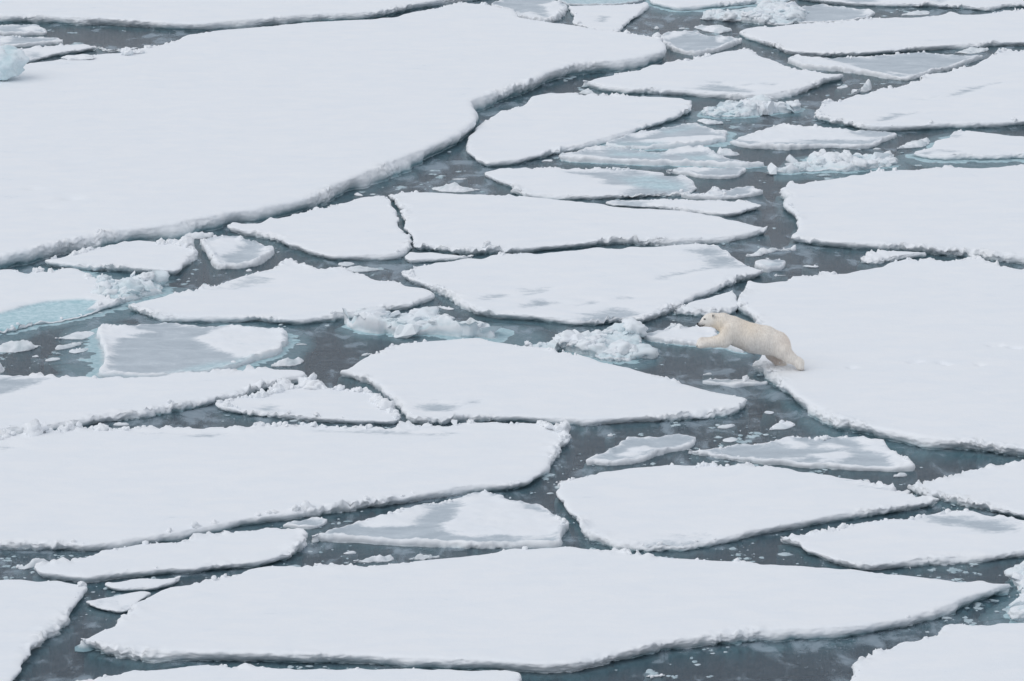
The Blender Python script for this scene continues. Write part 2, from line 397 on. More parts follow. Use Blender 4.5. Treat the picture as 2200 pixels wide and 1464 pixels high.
# ------------------------------------------------------------------ water, and a dark slab added beneath it
def sheet(name, m, kind, z0, z1):
    a, b, c, d = -1500, 1500, 5, 4000
    V = [(a, c, z0), (b, c, z0), (b, d, z0), (a, d, z0), (a, c, z1), (b, c, z1), (b, d, z1), (a, d, z1)]
    F = [(3, 2, 1, 0), (4, 5, 6, 7), (0, 1, 5, 4), (1, 2, 6, 5), (2, 3, 7, 6), (3, 0, 4, 7)]
    o = mesh_obj(name, V, F, m, None, None, False); tag(o, kind=kind); return o
sheet('water', WATER, 'structure', -3.0, 0.0)
sheet('sky_block_slab', plain('sky_block_dark', (0.01, 0.02, 0.03), 0.9), 'structure', -4.0, -3.02)  # added slab: stops sky light showing up through the water

# ------------------------------------------------------------------ the ice, traced floe by floe
GS, GP, GR, GF = 'snow covered ice floes', 'thin grey ice plates', 'rafted ice ridges', 'small ice fragments in the leads'
SEED = [0]
def snow(label, h, s, **k):
    SEED[0] += 1; return floe('ice_floe', label, 'ice floe', GS, 'snow', h, s, seed=SEED[0], **k)
def plate(label, h, s, **k):
    SEED[0] += 1; return floe('ice_plate', label, 'ice plate', GP, 'plate', h, s, seed=SEED[0], **k)
def ridge(label, h, s, **k):
    SEED[0] += 1; k.setdefault('rsize', 0.07); k.setdefault('rubble', 0.5); return floe('ice_ridge', label, 'ice ridge', GR, 'ridge', h, s, seed=SEED[0], **k)
def bit(label, h, s, **k):
    SEED[0] += 1; k.setdefault('rubble', 0.5); k.setdefault('rsize', 0.04); return floe('ice_fragment', label, 'ice fragment', GF, 'bit', h, s, seed=SEED[0], **k)

snow('huge smooth snow covered floe filling the upper left, with blue block on its far edge', 0.38,
 'p:-330,170 0,142; 00:220,545 420,520 600,480 700,483 900,455 1000,458 1120,432 1200,418 1350,385 1500,350 1600,300 1800,265 1860,257 2000,246; 01:290,212 400,197 860,172 960,170 1050,152 1160,152 1240,124 1330,104 1530,74 1640,45 1780,24 1840,40 1880,33 2050,60 2150,90; 02:0,105 60,150 200,175 330,195 480,210 650,240 780,270 900,280 1150,310 1230,335 1250,380 1280,420 1297,470 1290,510 1230,540 1060,585 900,605 700,622 560,635 430,668 320,705 230,755 120,802 0,845; 01:2000,890 1900,925 1815,948 1835,990 1845,1040 1855,1080 1850,1115 1800,1165 1755,1205 1650,1258 1540,1318 1440,1362 1330,1402 1230,1445; 11:1180,47 1060,102 950,148 800,202 650,268 590,302 500,350 370,390 200,422 60,455 0,466; 10:1950,485 1800,522 1650,548 1500,588 1350,606 1230,622 1000,645 800,695 500,757 350,792 200,832 0,862; p:-330,620',
 foot=0.24, rubble=0.4, rsize=0.07, dents=((153, 425, 0.25, 0.07), (72, 405, 0.2, 0.04), (95, 447, 0.3, 0.03), (158, 350, .5, .03)))
snow('far snow floe along the top edge left of centre, behind the huge floe', 0.30,
 'p:-330,-150 1200,-150 1080,-12; 01:1920,3 1700,40 1550,60 1400,88 1280,104 1150,145 960,165 860,168 700,175 400,190 290,205; 00:2000,240 1940,240 1830,254 1700,268 1500,260 1300,247 1100,232 900,217 650,212 450,203 200,198 0,193; p:-330,45', foot=0.15, rubble=0.2)
plate('grey slush plate with white ridged right end, top centre behind the huge floe', 0.12,
 'p:1055,14 1090,-10 1160,-14 1195,2 1212,12 1216,22 1208,35 1198,42 1184,50 1150,50 1115,42 1100,30',
 snow=('p:1165,8 1190,4 1210,14 1208,30 1190,42 1180,40 1178,22', 'p:1108,28 1140,24 1165,34 1178,44 1150,44 1120,38'), rough=1.4, rubble=.6)
plate('pale blue-green submerged plate at the top edge, right of centre', 0.04,
 'p:1192,-25; 02:380,2 460,45 600,50 900,45 1080,20 1120,2; p:1400,-25', blue=('p:1180,-30 1200,14 1260,14 1340,11 1390,8 1405,-30',), rubble=0)
snow('pointed white floe touching the huge floe, second from the top centre', 0.14,
 '02:470,58 560,50 900,45 1080,36 1120,26 1142,45 1130,78 1080,122 1020,172 960,217 915,262 895,290 780,300 500,222 510,185 530,150 500,100', bare=('02:700,130 860,120 800,190 720,190',))
snow('white floe cut by the top edge, right of centre, with curved blue rim below', 0.18,
 'p:1390,-60; 02:1150,5 1190,45 1280,75 1420,98 1550,86 1680,72 1850,57 2000,42 2110,18; p:1650,-60', foot=0.5)
ridge('rough bluish rafted ice near the top edge, right of the small grey oval', 0.22,
 '02:1570,145 1650,110 1800,85 2000,50 2200,10; p:1672,-14 1690,2; 03:250,20 300,60 360,90 390,72 405,100 330,130 300,180 230,205 110,218 0,198; 02:2130,212 1950,192 1750,178 1600,165')
plate('dark flat grey ice skin behind the long white floe, upper right', 0.03,
 '03:250,75 420,50 500,42 600,60 700,70 850,85 930,100 945,125 900,150 830,170 600,195 500,195 300,200', snow=('03:850,100 900,92 930,125 880,130 855,120',), rubble=0.1)
snow('white floe running off the top right corner', 0.17,
 'p:1715,-80; 03:300,0 400,22 550,42 800,52 1000,58 1200,62 1400,68 1600,78 1850,98 2000,84 2040,68 2200,64; p:2420,10 2420,-80', bare=('03:600,-40 1000,-20 1000,20 700,15', '03:1300,-20 1600,-10 1500,25'))
bit('small grey floating lump between two white floes, top right', 0.08, '03:1160,125 1220,100 1330,80 1400,88 1400,120 1300,132')
snow('long white floe with scalloped far edge, reaching the right edge near the top', 0.18,
 '02:1930,275 1980,240 2100,220 2190,232; 03:110,225 290,200 600,195 760,165 820,175 930,150 1050,155 1100,145 1220,155 1400,140 1500,132 1580,97 1650,130 1850,120 1990,105 2050,85 2120,95 2200,88; p:2420,15 2420,97; 03:2200,388 1900,398 1700,412 1500,424 1300,440 1100,455 900,474 700,484 500,484 250,474 180,458 100,412 0,388; 02:2060,360 2000,338 1940,303', rubble=0.6)
plate('grey centred plate with a white near rim, under the long white floe, upper right', 0.10,
 '03:195,520 270,465 300,480 520,490 700,480 900,470 1050,460 1370,437 1450,455 1850,475 1840,500 1760,530 1680,560 1600,590 1450,615 1350,655 1200,682 1070,672 900,642 780,627 650,607 500,597 350,582 250,552',
 snow=('03:180,520 270,460 520,500 680,530 780,560 900,600 1050,620 1080,670 900,645 650,610 250,560', '03:1050,600 1300,640 1650,560 1850,490 1800,480 1600,560 1400,600 1250,640'))
bit('flat white cake in the narrow lead at the upper right', 0.10, '03:1600,440 1740,395 1900,398 1912,415 1860,445 1750,458')
snow('white floe with a grey scuffed near side, right of the huge floe tip', 0.22,
 '02:575,712 600,690 650,685 730,655 850,640 890,615 1050,600 1200,545 1270,555 1310,520 1340,535 1380,510 1450,520 1560,490 1620,475 1800,435 1950,425 2010,430 2060,470 2150,490; 03:100,520 200,570 350,600 500,625 650,632 700,657 600,692 500,722 400,762 300,794 200,816 50,846 0,848; 02:1950,862 1800,838 1600,818 1400,808 1200,803 1000,797 800,777 680,752 620,732',
 bare=('02:1500,745 1700,700 1900,720 2080,750 2000,780 1700,765', '02:1640,690 1760,685 1750,700', '02:1900,712 2010,705 1990,722', '03:20,706 130,700 100,720'), rubble=0.6)
snow('smooth white floe just right of the notch in the huge floe', 0.20,
 '02:150,850 180,815 260,795 330,780 380,790 460,785 600,800 960,815 1200,820 1440,830 1470,855 1510,860 1530,900 1510,952 1450,988 1350,1034 1230,1074 1070,1126 850,1196 700,1230 560,1274 400,1304 250,1344 0,1404; 01:2060,1412 1960,1424 1860,1388 1800,1348 1785,1290 1790,1240 1810,1160 1860,1100 1870,1085 1950,1030 2000,995 2030,965 2130,925; 02:60,905 120,885')
plate('blue-green sunken plate with white ridges, the farther of two beside the smooth floe', 0.08,
 '02:780,1225 850,1180 1000,1130 1180,1100 1350,1070 1500,1040 1600,1060 1700,1095 1820,1110 1820,1135 1780,1150 1800,1190 1700,1217 1500,1244 1300,1262 1100,1262 900,1255',
 snow=('02:960,1200 1100,1180 1300,1160 1500,1150 1700,1140 1780,1160 1790,1190 1650,1210 1500,1236 1300,1250 1250,1240 1400,1200 1250,1200', '02:1000,1140 1180,1105 1240,1110 1100,1150'), blue=('02:780,1230 900,1180 1300,1190 1300,1240 1000,1240', '02:1200,1100 1500,1050 1600,1080 1300,1130'), foot=0.6, rough=1.3)
plate('blue-green sunken plate with one long straight white near rim, beside the smooth floe', 0.09,
 '02:390,1340 430,1312 480,1302 560,1270 690,1245 800,1238 1000,1262 1250,1290 1370,1260 1600,1240 1650,1262 1740,1300 1850,1340 2000,1370 2130,1383 2142,1405 1950,1420 1700,1412 1300,1397 1000,1392 650,1377 480,1367',
 snow=('02:390,1340 440,1305 560,1305 1000,1345 1500,1362 2130,1385 2140,1410 1700,1405 1000,1385 500,1365', '02:1280,1300 1380,1262 1600,1242 1640,1262 1500,1280 1360,1290', '02:1640,1260 1720,1290 1740,1330 1690,1320', '02:600,1262 700,1246 800,1240 760,1270'), blue=('02:780,1250 1300,1290 1300,1340 800,1310', '02:1350,1290 1650,1290 1800,1350 1500,1350'), foot=0.3, rough=1.3)
bit('white cake standing on the straight rimmed blue-green plate', 0.16, '02:1740,1260 1755,1243 1900,1272 1932,1290 1900,1312 1850,1322 1740,1318')
bit('small cake just below the near edge of the ridged upper right cluster', 0.10, '02:1550,1015 1620,995 1700,1015 1790,1030 1780,1050 1650,1057')
ridge('rounded white ridge of lumps in the open lead, above the sunken plates', 0.28,
 '02:1620,950 1650,895 1800,855 1880,862 1930,882 1990,872 2010,842 2100,832 2140,858 2140,882 2190,880; 03:90,867 180,887 270,872 285,900 270,937 150,948 0,958; 02:2150,962 1900,990 1700,990 1630,975', foot=0.4)
bit('single blocky white growler in the lead, upper right', 0.30, '03:730,770 745,745 830,705 850,682 890,690 920,745 890,770 850,782 780,780')
plate('mixed plate, snowy left and thin grey right tip, right of the sunken plates', 0.11,
 '02:1815,1205 1900,1175 1960,1145 2050,1130 2100,1105 2190,1078; 03:80,1070 180,1050 250,1075 380,1065 420,1080 500,1075 700,1100 850,1100 1000,1105 1100,1115 1140,1135 1100,1165 1000,1212 920,1252 800,1262 600,1252 400,1257 200,1272 0,1262; 02:2000,1254 1900,1237',
 snow=('02:1900,1175 2100,1105; 03:180,1050 700,1100 750,1140 950,1160 850,1182 600,1172 300,1187 0,1192; 02:2050,1180', '02:1820,1205 2000,1225; 03:0,1215 300,1225 600,1230 900,1232 920,1250 600,1250 200,1268 0,1260; 02:1950,1240'))
bit('tilted white cake in the lead right of the mixed plate', 0.15, '03:1120,1250 1200,1185 1290,1175 1360,1150 1400,1170 1390,1205 1350,1245 1200,1257', rubble=0.5)
bit('tiny lump touching the near corner of the mixed plate', 0.07, '03:915,1258 960,1235 1020,1255 970,1268')
snow('small white floe with a folded grey crease, at the right edge, upper third', 0.16,
 '03:1255,1300 1300,1275 1430,1250 1470,1190 1580,1150 1620,1110 1700,1105 1850,1115 1950,1125 2100,1150 2200,1155; p:2380,300 2380,342; 03:2200,1338 2000,1348 1800,1353 1600,1353 1400,1348 1290,1328',
 bare=('03:1430,1250 1550,1255 1660,1275 1600,1285 1440,1270', '03:1580,1140 1690,1120 1680,1150 1610,1160', '03:1300,1290 1420,1275 1400,1300'), foot=0.6)
ridge('long low white bar of packed snow ice above the wide right floe', 0.22,
 '03:370,1330 400,1300 450,1280 500,1300 560,1290 620,1305 800,1300 1100,1290 1110,1310 1050,1330 1060,1370 1080,1395 1000,1412 850,1428 700,1454; 13:560,30 400,34 250,46 100,54 0,42; 03:60,1405 250,1388 380,1372', foot=0.5)
bit('small pointed cake left of the packed white bar', 0.17, '03:185,1345 190,1322 240,1310 320,1345 385,1362 330,1382 230,1384')
snow('big white floe at the right edge, upper third, with two grey wind scoured streaks', 0.20,
 '03:415,980 470,930 510,870 580,850 630,870 660,850 750,820 800,792 830,810 950,770 1010,745 1060,755 1200,720 1260,690 1330,685 1360,648 1450,610 1540,620 1620,580 1780,560 1850,515 1950,470 2020,435 2050,440 2110,430 2200,440; p:2420,105 2420,268; 03:2200,1068 2000,1078 1700,1084 1550,1090 1300,1105 1100,1110 900,1105 780,1095 650,1065 550,1044 480,1024 420,1008',
 bare=('03:940,1035 980,975 1100,955 1200,945 1380,940 1200,975 1080,1010', '03:1530,815 1620,765 1800,720 1990,695 1800,750 1640,805', '03:1320,835 1480,812 1400,832'), rubble=0.7, rsize=0.07)
snow('vast blank white floe at the right edge, middle height, straight near side', 0.23,
 '13:230,605 265,570 290,515 320,490 280,460 265,425 190,385 175,345 200,290 215,265 150,240 135,190 185,180 225,115 320,145 360,125 580,100 710,85 720,65 850,70 930,30 1080,35 1120,22 1300,25 1380,8 1600,0 1850,5 2200,-30; p:2420,345 2420,590; 13:2200,815 2000,795 1850,770 1700,765 1500,745 1350,735 1100,712 900,700 700,690 500,672 350,655 260,640', rubble=0.4, rsize=0.06)
snow('half white, half crumbled grey-blue floe behind the long tapering cracked floe', 0.15,
 '11:1920,78 1950,40 2030,10 2090,2; 12:0,10 130,5 270,15 380,0 440,20 700,5 800,15 1050,10 1160,30 1290,40 1270,70 1470,65 1520,100 1540,140 1570,190 1500,222 1430,237 1200,252 1000,262 850,270 700,278 500,278 370,272 150,262 60,245 0,185; 11:2050,138 1940,90',
 bare=('12:460,40 700,10 1050,15 1290,40 1520,100 1560,190 1430,230 900,255 920,210 980,160 750,140 690,90',), blue=('12:800,60 1200,50 1500,120 1500,190 1200,200 1000,150',), rough=1.5, rubble=0.9, rsize=0.06)
plate('thin pale plate shaped like a shallow dish, above the dark lead right of centre', 0.08,
 '12:1270,40 1360,28 1420,5 1700,10 1950,5 1975,20 1960,52 1880,92 1750,97 1600,92 1480,67', snow=('12:1380,20 1450,8 1650,12 1500,40',))
plate('thin grey plate with a white knob, left of the dark lead', 0.07,
 '12:1410,240 1480,225 1550,240 1650,230 1680,190 1760,200 1900,170 2000,155 2060,185 2130,215 2050,242 1900,262 1750,277 1500,267', snow=('12:1410,240 1480,220 1560,240 1700,190 1760,210 1720,260 1500,262', '12:2020,180 2130,212 2050,225'), rubble=1.2, rsize=0.07)
snow('white tongue floe with grey left end, tucked behind the point of the tapering floe', 0.14,
 '12:770,300 830,275 1000,275 1250,270 1400,280 1700,275 1800,290 1970,285 2060,305 2122,332 2100,352 2000,384 1850,424 1780,424 1560,395 1420,372 1250,362 1000,347 850,337',
 bare=('12:760,300 830,272 1150,275 1200,310 1300,340 1420,362 1000,345',))
snow('white floe left of the dark jagged crack, lying against the huge floe', 0.18,
 '10:1920,535 1960,500 1950,480 2040,475 2080,470 2190,475; 11:60,460 130,415 160,435 280,410 300,395 370,385 400,380 530,330 590,340 700,300 750,295 900,255 1040,230 1090,255 1140,290 1160,350 1190,420 1205,460 1185,490 1210,540 1280,580 1300,620 1310,650 1280,692 1265,738 1220,770 1080,780 950,785 750,790 600,785 450,745 330,690 280,685 220,640 100,605 0,585; 10:2100,580 1980,565', rubble=0.6)
snow('long white floe right of the dark jagged crack, tapering to a point', 0.19,
 '11:1110,255 1180,235 1190,215 1290,200 1340,210 1440,205 1600,215 1800,225 2030,235 2150,235; 12:50,240 150,255 380,270 560,290 750,305 850,330 1000,340 1250,355 1420,365 1560,385 1750,415 1850,440 1930,455 2050,480 2100,500 2175,540 2150,560 2050,586 1910,612 1850,630 1600,642 1350,656 1000,662 900,656 700,676 400,700 200,720 0,738; 11:2000,728 1850,752 1680,742 1580,727 1500,712 1340,712 1315,692 1335,660 1325,630 1300,590 1262,545 1252,490 1240,440 1215,370 1200,330 1160,290', foot=0.12)
snow('narrow white sliver split off the near edge of the long cracked floe', 0.12,
 '11:1265,768 1300,712 1350,722 1500,718 1600,732 1800,752 1850,760 1780,776 1650,796 1500,801 1350,811 1290,811', rubble=0.1)
snow('big grey-stained white floe in the centre, left of the leaping bear', 0.19,
 '11:1215,905 1240,885 1350,850 1380,830 1480,820 1530,800 1640,795 1700,780 1800,765 1850,770 1890,780 2000,740 2140,720; 12:0,740 150,720 200,735 350,715 550,705 740,675 770,690 920,690 1010,665 1100,675 1250,660 1400,650 1600,640 1740,665 1760,695 1800,695 1850,750 1950,810 2020,835 2100,880 2125,870 2120,912 2040,950 1920,975 1800,1035 1650,1086 1550,1111 1480,1156 1380,1201 1310,1236 1230,1276 1100,1331 1000,1326 800,1331 600,1336 350,1316 150,1296 0,1291; 11:2050,1286 1900,1261 1800,1206 1700,1156 1640,1106 1500,1056 1400,1016 1300,991 1240,946',
 bare=('12:500,1262 560,1240 700,1210 850,1175 1000,1170 1080,1200 1100,1230 1050,1265 900,1310 600,1312', '12:1210,945 1300,890 1550,850 1750,825 1700,850 1450,900', '12:1480,690 1700,660 1760,690 1850,750 1990,830 1850,840 1680,850 1560,800 1640,760', '12:600,1110 700,1100 780,1125 650,1150', '12:880,1100 960,1070 1040,1075 1000,1105', '12:0,1040 120,1020 350,1000 300,1040 120,1085', '12:60,1160 200,1110 380,1130 440,1145 250,1165 100,1185', '12:480,1165 600,1150 560,1170', '11:1850,1110 2000,1060 2200,1040 2150,1080 2000,1110'), rubble=0.8, rsize=0.06)
snow('small triangular white floe directly behind the bear head', 0.17,
 '12:1355,1228 1420,1185 1550,1130 1700,1085 1830,1050 1860,1040 1890,1090 1905,1150 1925,1215 1850,1246 1700,1252 1550,1252 1420,1247', rubble=0.2)
bear_floe = snow('big white floe the bear jumps from, running off the right edge', 0.293,
 '12:1912,1165 1930,1110 1980,1030 2000,955 2050,970 2150,982; 13:50,975 160,955 190,965 250,930 420,920 430,910 470,925 510,885 580,900 700,895 850,870 1000,840 1100,795 1250,780 1300,795 1360,775 1415,770 1425,800 1500,790 1600,795 1720,775 1810,760 1850,790 1950,815 2050,850 2130,865 2200,860; p:2420,572 2420,1010; 23:2200,1044 2000,1024 1800,994 1600,974 1500,970 1300,940 1100,896 1000,886 850,850 720,820 600,790 500,720 400,665 280,595 230,556 180,496 110,426 60,371; p:1640,806 1630,801 1617,794 1615,786 1627,777 1637,768 1646,757 1644,738 1634,716 1622,702 1613,692 1604,684 1600,676 1592,668',
 rubble=0.3, foot=0.22, dents=tuple((1640 + a / ZS, 720 + b / ZS, 0.10, 0.05) for a, b in ((745, 268), (1250, 225), (1300, 218), (1500, 230), (1550, 245), (1825, 246), (1930, 85), (1990, 80), (2100, 100), (2150, 106))))
snow('white floe with a grey upper left corner, left of centre above the turquoise ridge', 0.18,
 '10:1060,1192 1200,1130 1350,1100 1420,1075 1480,1050 1600,1050 1660,1040 1750,990 1765,1020 1850,990 1950,950 2050,920 2180,875; 11:0,890 150,850 210,830 230,790 280,775 330,795 450,845 620,860 700,850 850,895 1000,940 1050,960 1180,950 1250,1000 1400,1010 1450,1040 1490,1080 1480,1114 1400,1156 1300,1201 1100,1214 900,1250 720,1288 600,1306 350,1336 150,1321 0,1306; 10:2000,1311 1900,1311 1600,1306 1400,1301 1250,1271 1150,1236',
 bare=('10:1760,1030 1900,980 2190,880; 11:0,910 150,915 210,950 100,975 0,985; 10:2000,1010',), rubble=0.8, rsize=0.06)
ridge('turquoise jumbled ice ridge with a standing slab, left of centre', 0.42,
 '11:720,1305 730,1250 790,1215 860,1222 870,1262 950,1240 1080,1225 1300,1225 1350,1190 1440,1200 1600,1235 1640,1300 1750,1325 1850,1335 1890,1312 1990,1328 1995,1362 1975,1395 2005,1412 1950,1428 1700,1432 1500,1408 1300,1424 1150,1424 1110,1400 1000,1408 900,1398 800,1350', blue=('11:760,1300 900,1340 1100,1390 1200,1400 1100,1300 900,1270', '11:730,1300 740,1230 800,1210 860,1240 830,1320'), foot=0.95, rubble=0.9, rsize=0.10)
ridge('crumbly white rafted heap with a grey panel, between the centre floes', 0.36,
 '22:185,88 220,65 350,70 390,30; 12:395,1440 520,1415 600,1385 730,1365 745,1348 880,1315 940,1330 1000,1320 1050,1335 1065,1385 1075,1440; 22:1080,50 1090,100 1120,140 1110,185 1000,220 900,226 820,226 700,196 560,156 400,126 250,106', bare=('22:640,0 1000,0 1000,30 860,60 800,70 700,30',), blue=('22:500,80 700,170 1000,200 800,120',), foot=0.6, rubble=1.0, rsize=0.07)
bit('lumpy white cake just left of the bear nose', 0.14, '12:1270,1368 1320,1312 1400,1298 1510,1322 1485,1345 1380,1366 1300,1380', rubble=1.5, rsize=0.05)
plate('pale snowy plate in the water under the bear outstretched paws', 0.08,
 '12:1085,1425 1130,1392 1250,1382 1400,1360 1560,1345 1640,1350 1720,1378 1730,1420; 22:1760,60 1900,95 1985,148 1900,150 1800,118 1600,104 1400,82 1250,66 1150,45', snow=('12:1220,1400 1400,1362 1640,1348 1720,1380 1720,1430; 22:1600,60 1300,45 1180,38', '22:1780,90 1850,80 1960,145 1900,140'), foot=0.35)
snow('white floe tucked under the huge floe at the left, with tooth-like snow lumps', 0.20,
 '10:370,832 390,790 450,770 520,760 660,705 770,690 860,675 950,645 970,660 1030,625 1070,620 1080,635 1150,615 1250,620 1400,635 1580,645 1630,665 1665,715 1640,775 1580,836 1530,886 1500,920 1390,916 1300,905 1060,890 900,885 700,880 560,862 480,855 420,855', rubble=1.4, rsize=0.12)
ridge('turquoise tumbled ice blocks joining the blue pool floe, left', 0.40,
 '10:730,905 850,862 890,855 890,905 900,935 1000,925 1100,885 1300,895 1390,930 1375,965 1350,1012 1370,1045 1300,1075 1200,1085 1150,1115 1000,1140 920,1145 850,1090 820,1000', blue=('10:1000,980 1300,980 1300,1060 1000,1120 900,1100',), foot=0.8, rubble=1.5, rsize=0.10)
snow('white floe holding a pale blue melt pool, at the left edge', 0.17,
 'p:-330,590; 10:0,868 90,855 150,875 240,905 300,870 350,860 360,892 450,882 500,855 600,845 740,895 850,960 880,1060 900,1120 1080,1112 1100,1125 1000,1170 850,1225 700,1265 550,1295 400,1325 250,1345 100,1395 0,1404; p:-330,742',
 pond=('p:-330,690; 10:0,1215 200,1152 400,1112 700,1098 820,1110 800,1140 740,1182 900,1164 1080,1122 1000,1160 850,1205 600,1262 470,1280 350,1278 220,1308 180,1345 0,1385; p:-330,735',), foot=0.9, rubble=0.6, rsize=0.09)
plate('round grey plate with a thick white rim, below the huge floe left of centre', 0.12,
 '10:1700,625 1760,605 1900,600 2000,590 2040,610 2150,620; 11:40,640 80,685 110,670 125,710 100,770 40,822 0,834; 10:2050,854 1850,864 1800,834 1750,774 1715,694 1735,658',
 snow=('10:1700,625 1900,600 2030,600 2040,640 1990,690 1880,740 1900,790 1850,830 1780,800 1720,690', '11:80,680 125,700 100,770 30,820 0,800 60,740'), rough=1.6, rubble=0.9, rsize=0.05)
bit('small open ring of ice against the near wall of the huge floe', 0.12, '10:1480,577 1560,555 1650,555 1760,532 1812,545 1790,592 1700,607 1550,602', rubble=1)
plate('bare grey and teal floe with a white right end, left', 0.12,
 '10:810,1422 860,1330 1000,1340 1150,1325 1330,1305 1500,1305 1650,1335 1800,1350 1930,1330 2000,1350 2130,1345; 11:0,1360 100,1355 220,1370 265,1410; 21:262,30 248,100 185,172 65,214 0,226; 20:2000,282 1850,318 1500,360 1300,372 1050,370 850,360 870,290 900,200 890,150 850,80',
 snow=('p:424,728 455,708 500,700 560,704 612,706 614,728 610,746 590,766 550,770 510,764 470,746', 'p:205,722 216,698 255,698 330,712 255,724 238,742 232,770 228,792 218,800 225,760', 'p:222,792 250,797 310,805 240,808'), blue=('20:1350,320 1600,230 1900,190 2170,170; 21:180,170; 20:2000,280 1700,330',), foot=1.1)
bit('lone white block on the near edge of the bare grey and teal floe', 0.17, '20:1295,348 1340,305 1420,295 1432,335 1400,352')
snow('long white floe at the left edge below the bare grey one, curved right tip', 0.20,
 'p:-330,800; 20:0,335 50,330 200,345 300,335 480,350 600,345 740,355 860,358 1200,355 1380,350 1500,320 1700,320 2000,305 2150,297; 21:0,290 60,285 200,295 370,300 405,350 400,388 330,405 180,436 80,480 0,505; 20:2050,546 1950,566 1840,577 1780,602 1600,632 1400,662 1200,697 1000,727 850,752 720,777 500,797 350,827 100,852 0,858; p:-330,965', bare=('20:-200,350 0,345 250,350 400,360 300,420 100,480 -100,540',), rubble=0.4)
snow('white floe with a tall crest of snow boulders along its far edge, left of centre', 0.14,
 '20:1790,592 1820,568 1900,552 2030,522 2180,512; 21:80,492 120,458 170,468 200,428 250,424 300,442 390,427 450,402 490,432 600,442 630,472 690,440 740,462 800,472 900,462 960,482 1030,512 1060,560 1140,600 1160,640 1190,690 1212,755 1150,772 900,762 600,747 300,717 0,687; 20:2000,672 1850,642', bare=('21:0,560 150,550 250,580 180,640 40,640 0,620',), rubble=2.2, rsize=0.15)
snow('smooth leaf shaped white floe in the very centre of the picture', 0.19,
 '21:705,312 760,290 850,240 900,200 1000,150 1080,130 1150,100 1200,80 1300,75 1430,55 1700,35 1850,20 1920,20 1940,45 2000,55 2130,70; 22:0,80 60,85 150,105 270,115 400,145 500,165 600,185 700,215 850,255 1000,285 1200,335 1350,375 1500,420 1620,460 1750,490 1870,505 1900,525 1955,545 1957,615 1900,668 1750,698 1600,718 1300,738 1000,753 700,768 400,763 100,748 0,743; 21:2000,748 1900,763 1600,773 1400,766 1280,726 1230,666 1240,634 1150,576 1080,506 1000,446 900,396 800,361 710,346',
 bare=('21:1300,590 1400,545 1550,540 1700,580 1650,640 1450,660 1350,640', '21:1780,560 1880,545 1850,560', '21:1600,570 1700,555 1690,572'), rubble=0.4)
snow('long wide white floe across the left, its far edge lined with rubble', 0.20,
 'p:-330,950; 20:0,885 20,862 70,828 100,852 210,842 250,812 300,842 380,792 410,822 600,792 730,802 760,772 900,797 1050,792 1230,792 1260,768 1350,792 1400,782 1470,758 1520,792 1570,762 1650,792 1800,772 1950,787 2100,772 2190,767; 21:60,762 150,772 180,757 340,772 400,742 500,757 540,782 650,767 760,782 900,752 940,792 1000,767 1090,787 1150,792 1240,752 1330,747 1400,772 1500,777 1580,767 1600,782 1680,757 1800,732 1840,747 1880,737 1970,742 2060,732 2120,767; 22:0,760 70,740 140,745 300,750 370,795 475,800 470,840 455,880 485,922 430,964 390,1015 370,1056 310,1116 280,1176 220,1237 150,1288 50,1318 0,1328; 21:2100,1330 1900,1330 1700,1350 1500,1380 1300,1420 1100,1452; 31:850,10 700,37 500,62 300,92 150,117 0,138; 30:2100,140 2000,157 1850,192 1700,222 1580,247 1450,277 1300,297 1100,312 950,342 800,362 600,358 400,362 200,358 0,352; p:-330,1185',
 bare=('21:540,805 900,822 1300,842 1600,845 1700,825 1300,800 900,800', '20:1150,825 1400,832 1700,845 1950,825 1700,815', '20:0,940 60,910 150,930 80,970 -50,1000'), rubble=1.5, rsize=0.12)
plate('small grey plate with one white snow oval, right of centre', 0.11,
 '22:640,1087 660,1040 690,1015 800,985 830,960 900,930 920,890 990,860 1100,865 1270,845 1390,820 1440,840 1480,830 1550,865 1540,932 1500,964 1350,990 1200,1035 1100,1075 1000,1090 800,1105', snow=('22:890,1010 990,955 1120,930 1200,960 1180,982 1000,1012',), rubble=0.6, rsize=0.045)
plate('long grey plate with scattered snow patches and a white crumbled right end', 0.10,
 '22:1460,980 1560,965 1700,955 1850,930 1960,905 2020,920 2180,892; 23:100,895 170,860 220,865 260,850 400,860 650,845 850,855 910,875 940,890 1025,885 1040,955 1130,1000 1200,1030 1260,1090 1302,1132 1250,1155 1000,1155 700,1140 400,1125 150,1100 0,1090; 22:2050,1085 1900,1070 1700,1035 1550,1010',
 snow=('23:110,895 200,858 360,910 280,942', '23:480,920 560,905 660,930 600,950 560,925', '23:390,1000 700,968 730,1020 620,1072 480,1062 460,1030', '23:120,1050 200,1030 340,1030 250,1052', '23:800,872 1030,885 1045,960 1200,1030 1305,1132 1200,1145 1100,1080 1040,1000 900,955'), rubble=1.2, rsize=0.05)
bit('small white cake below the crumbled end of the long grey plate', 0.10, '23:1080,1178 1180,1150 1240,1177 1200,1198 1100,1198')
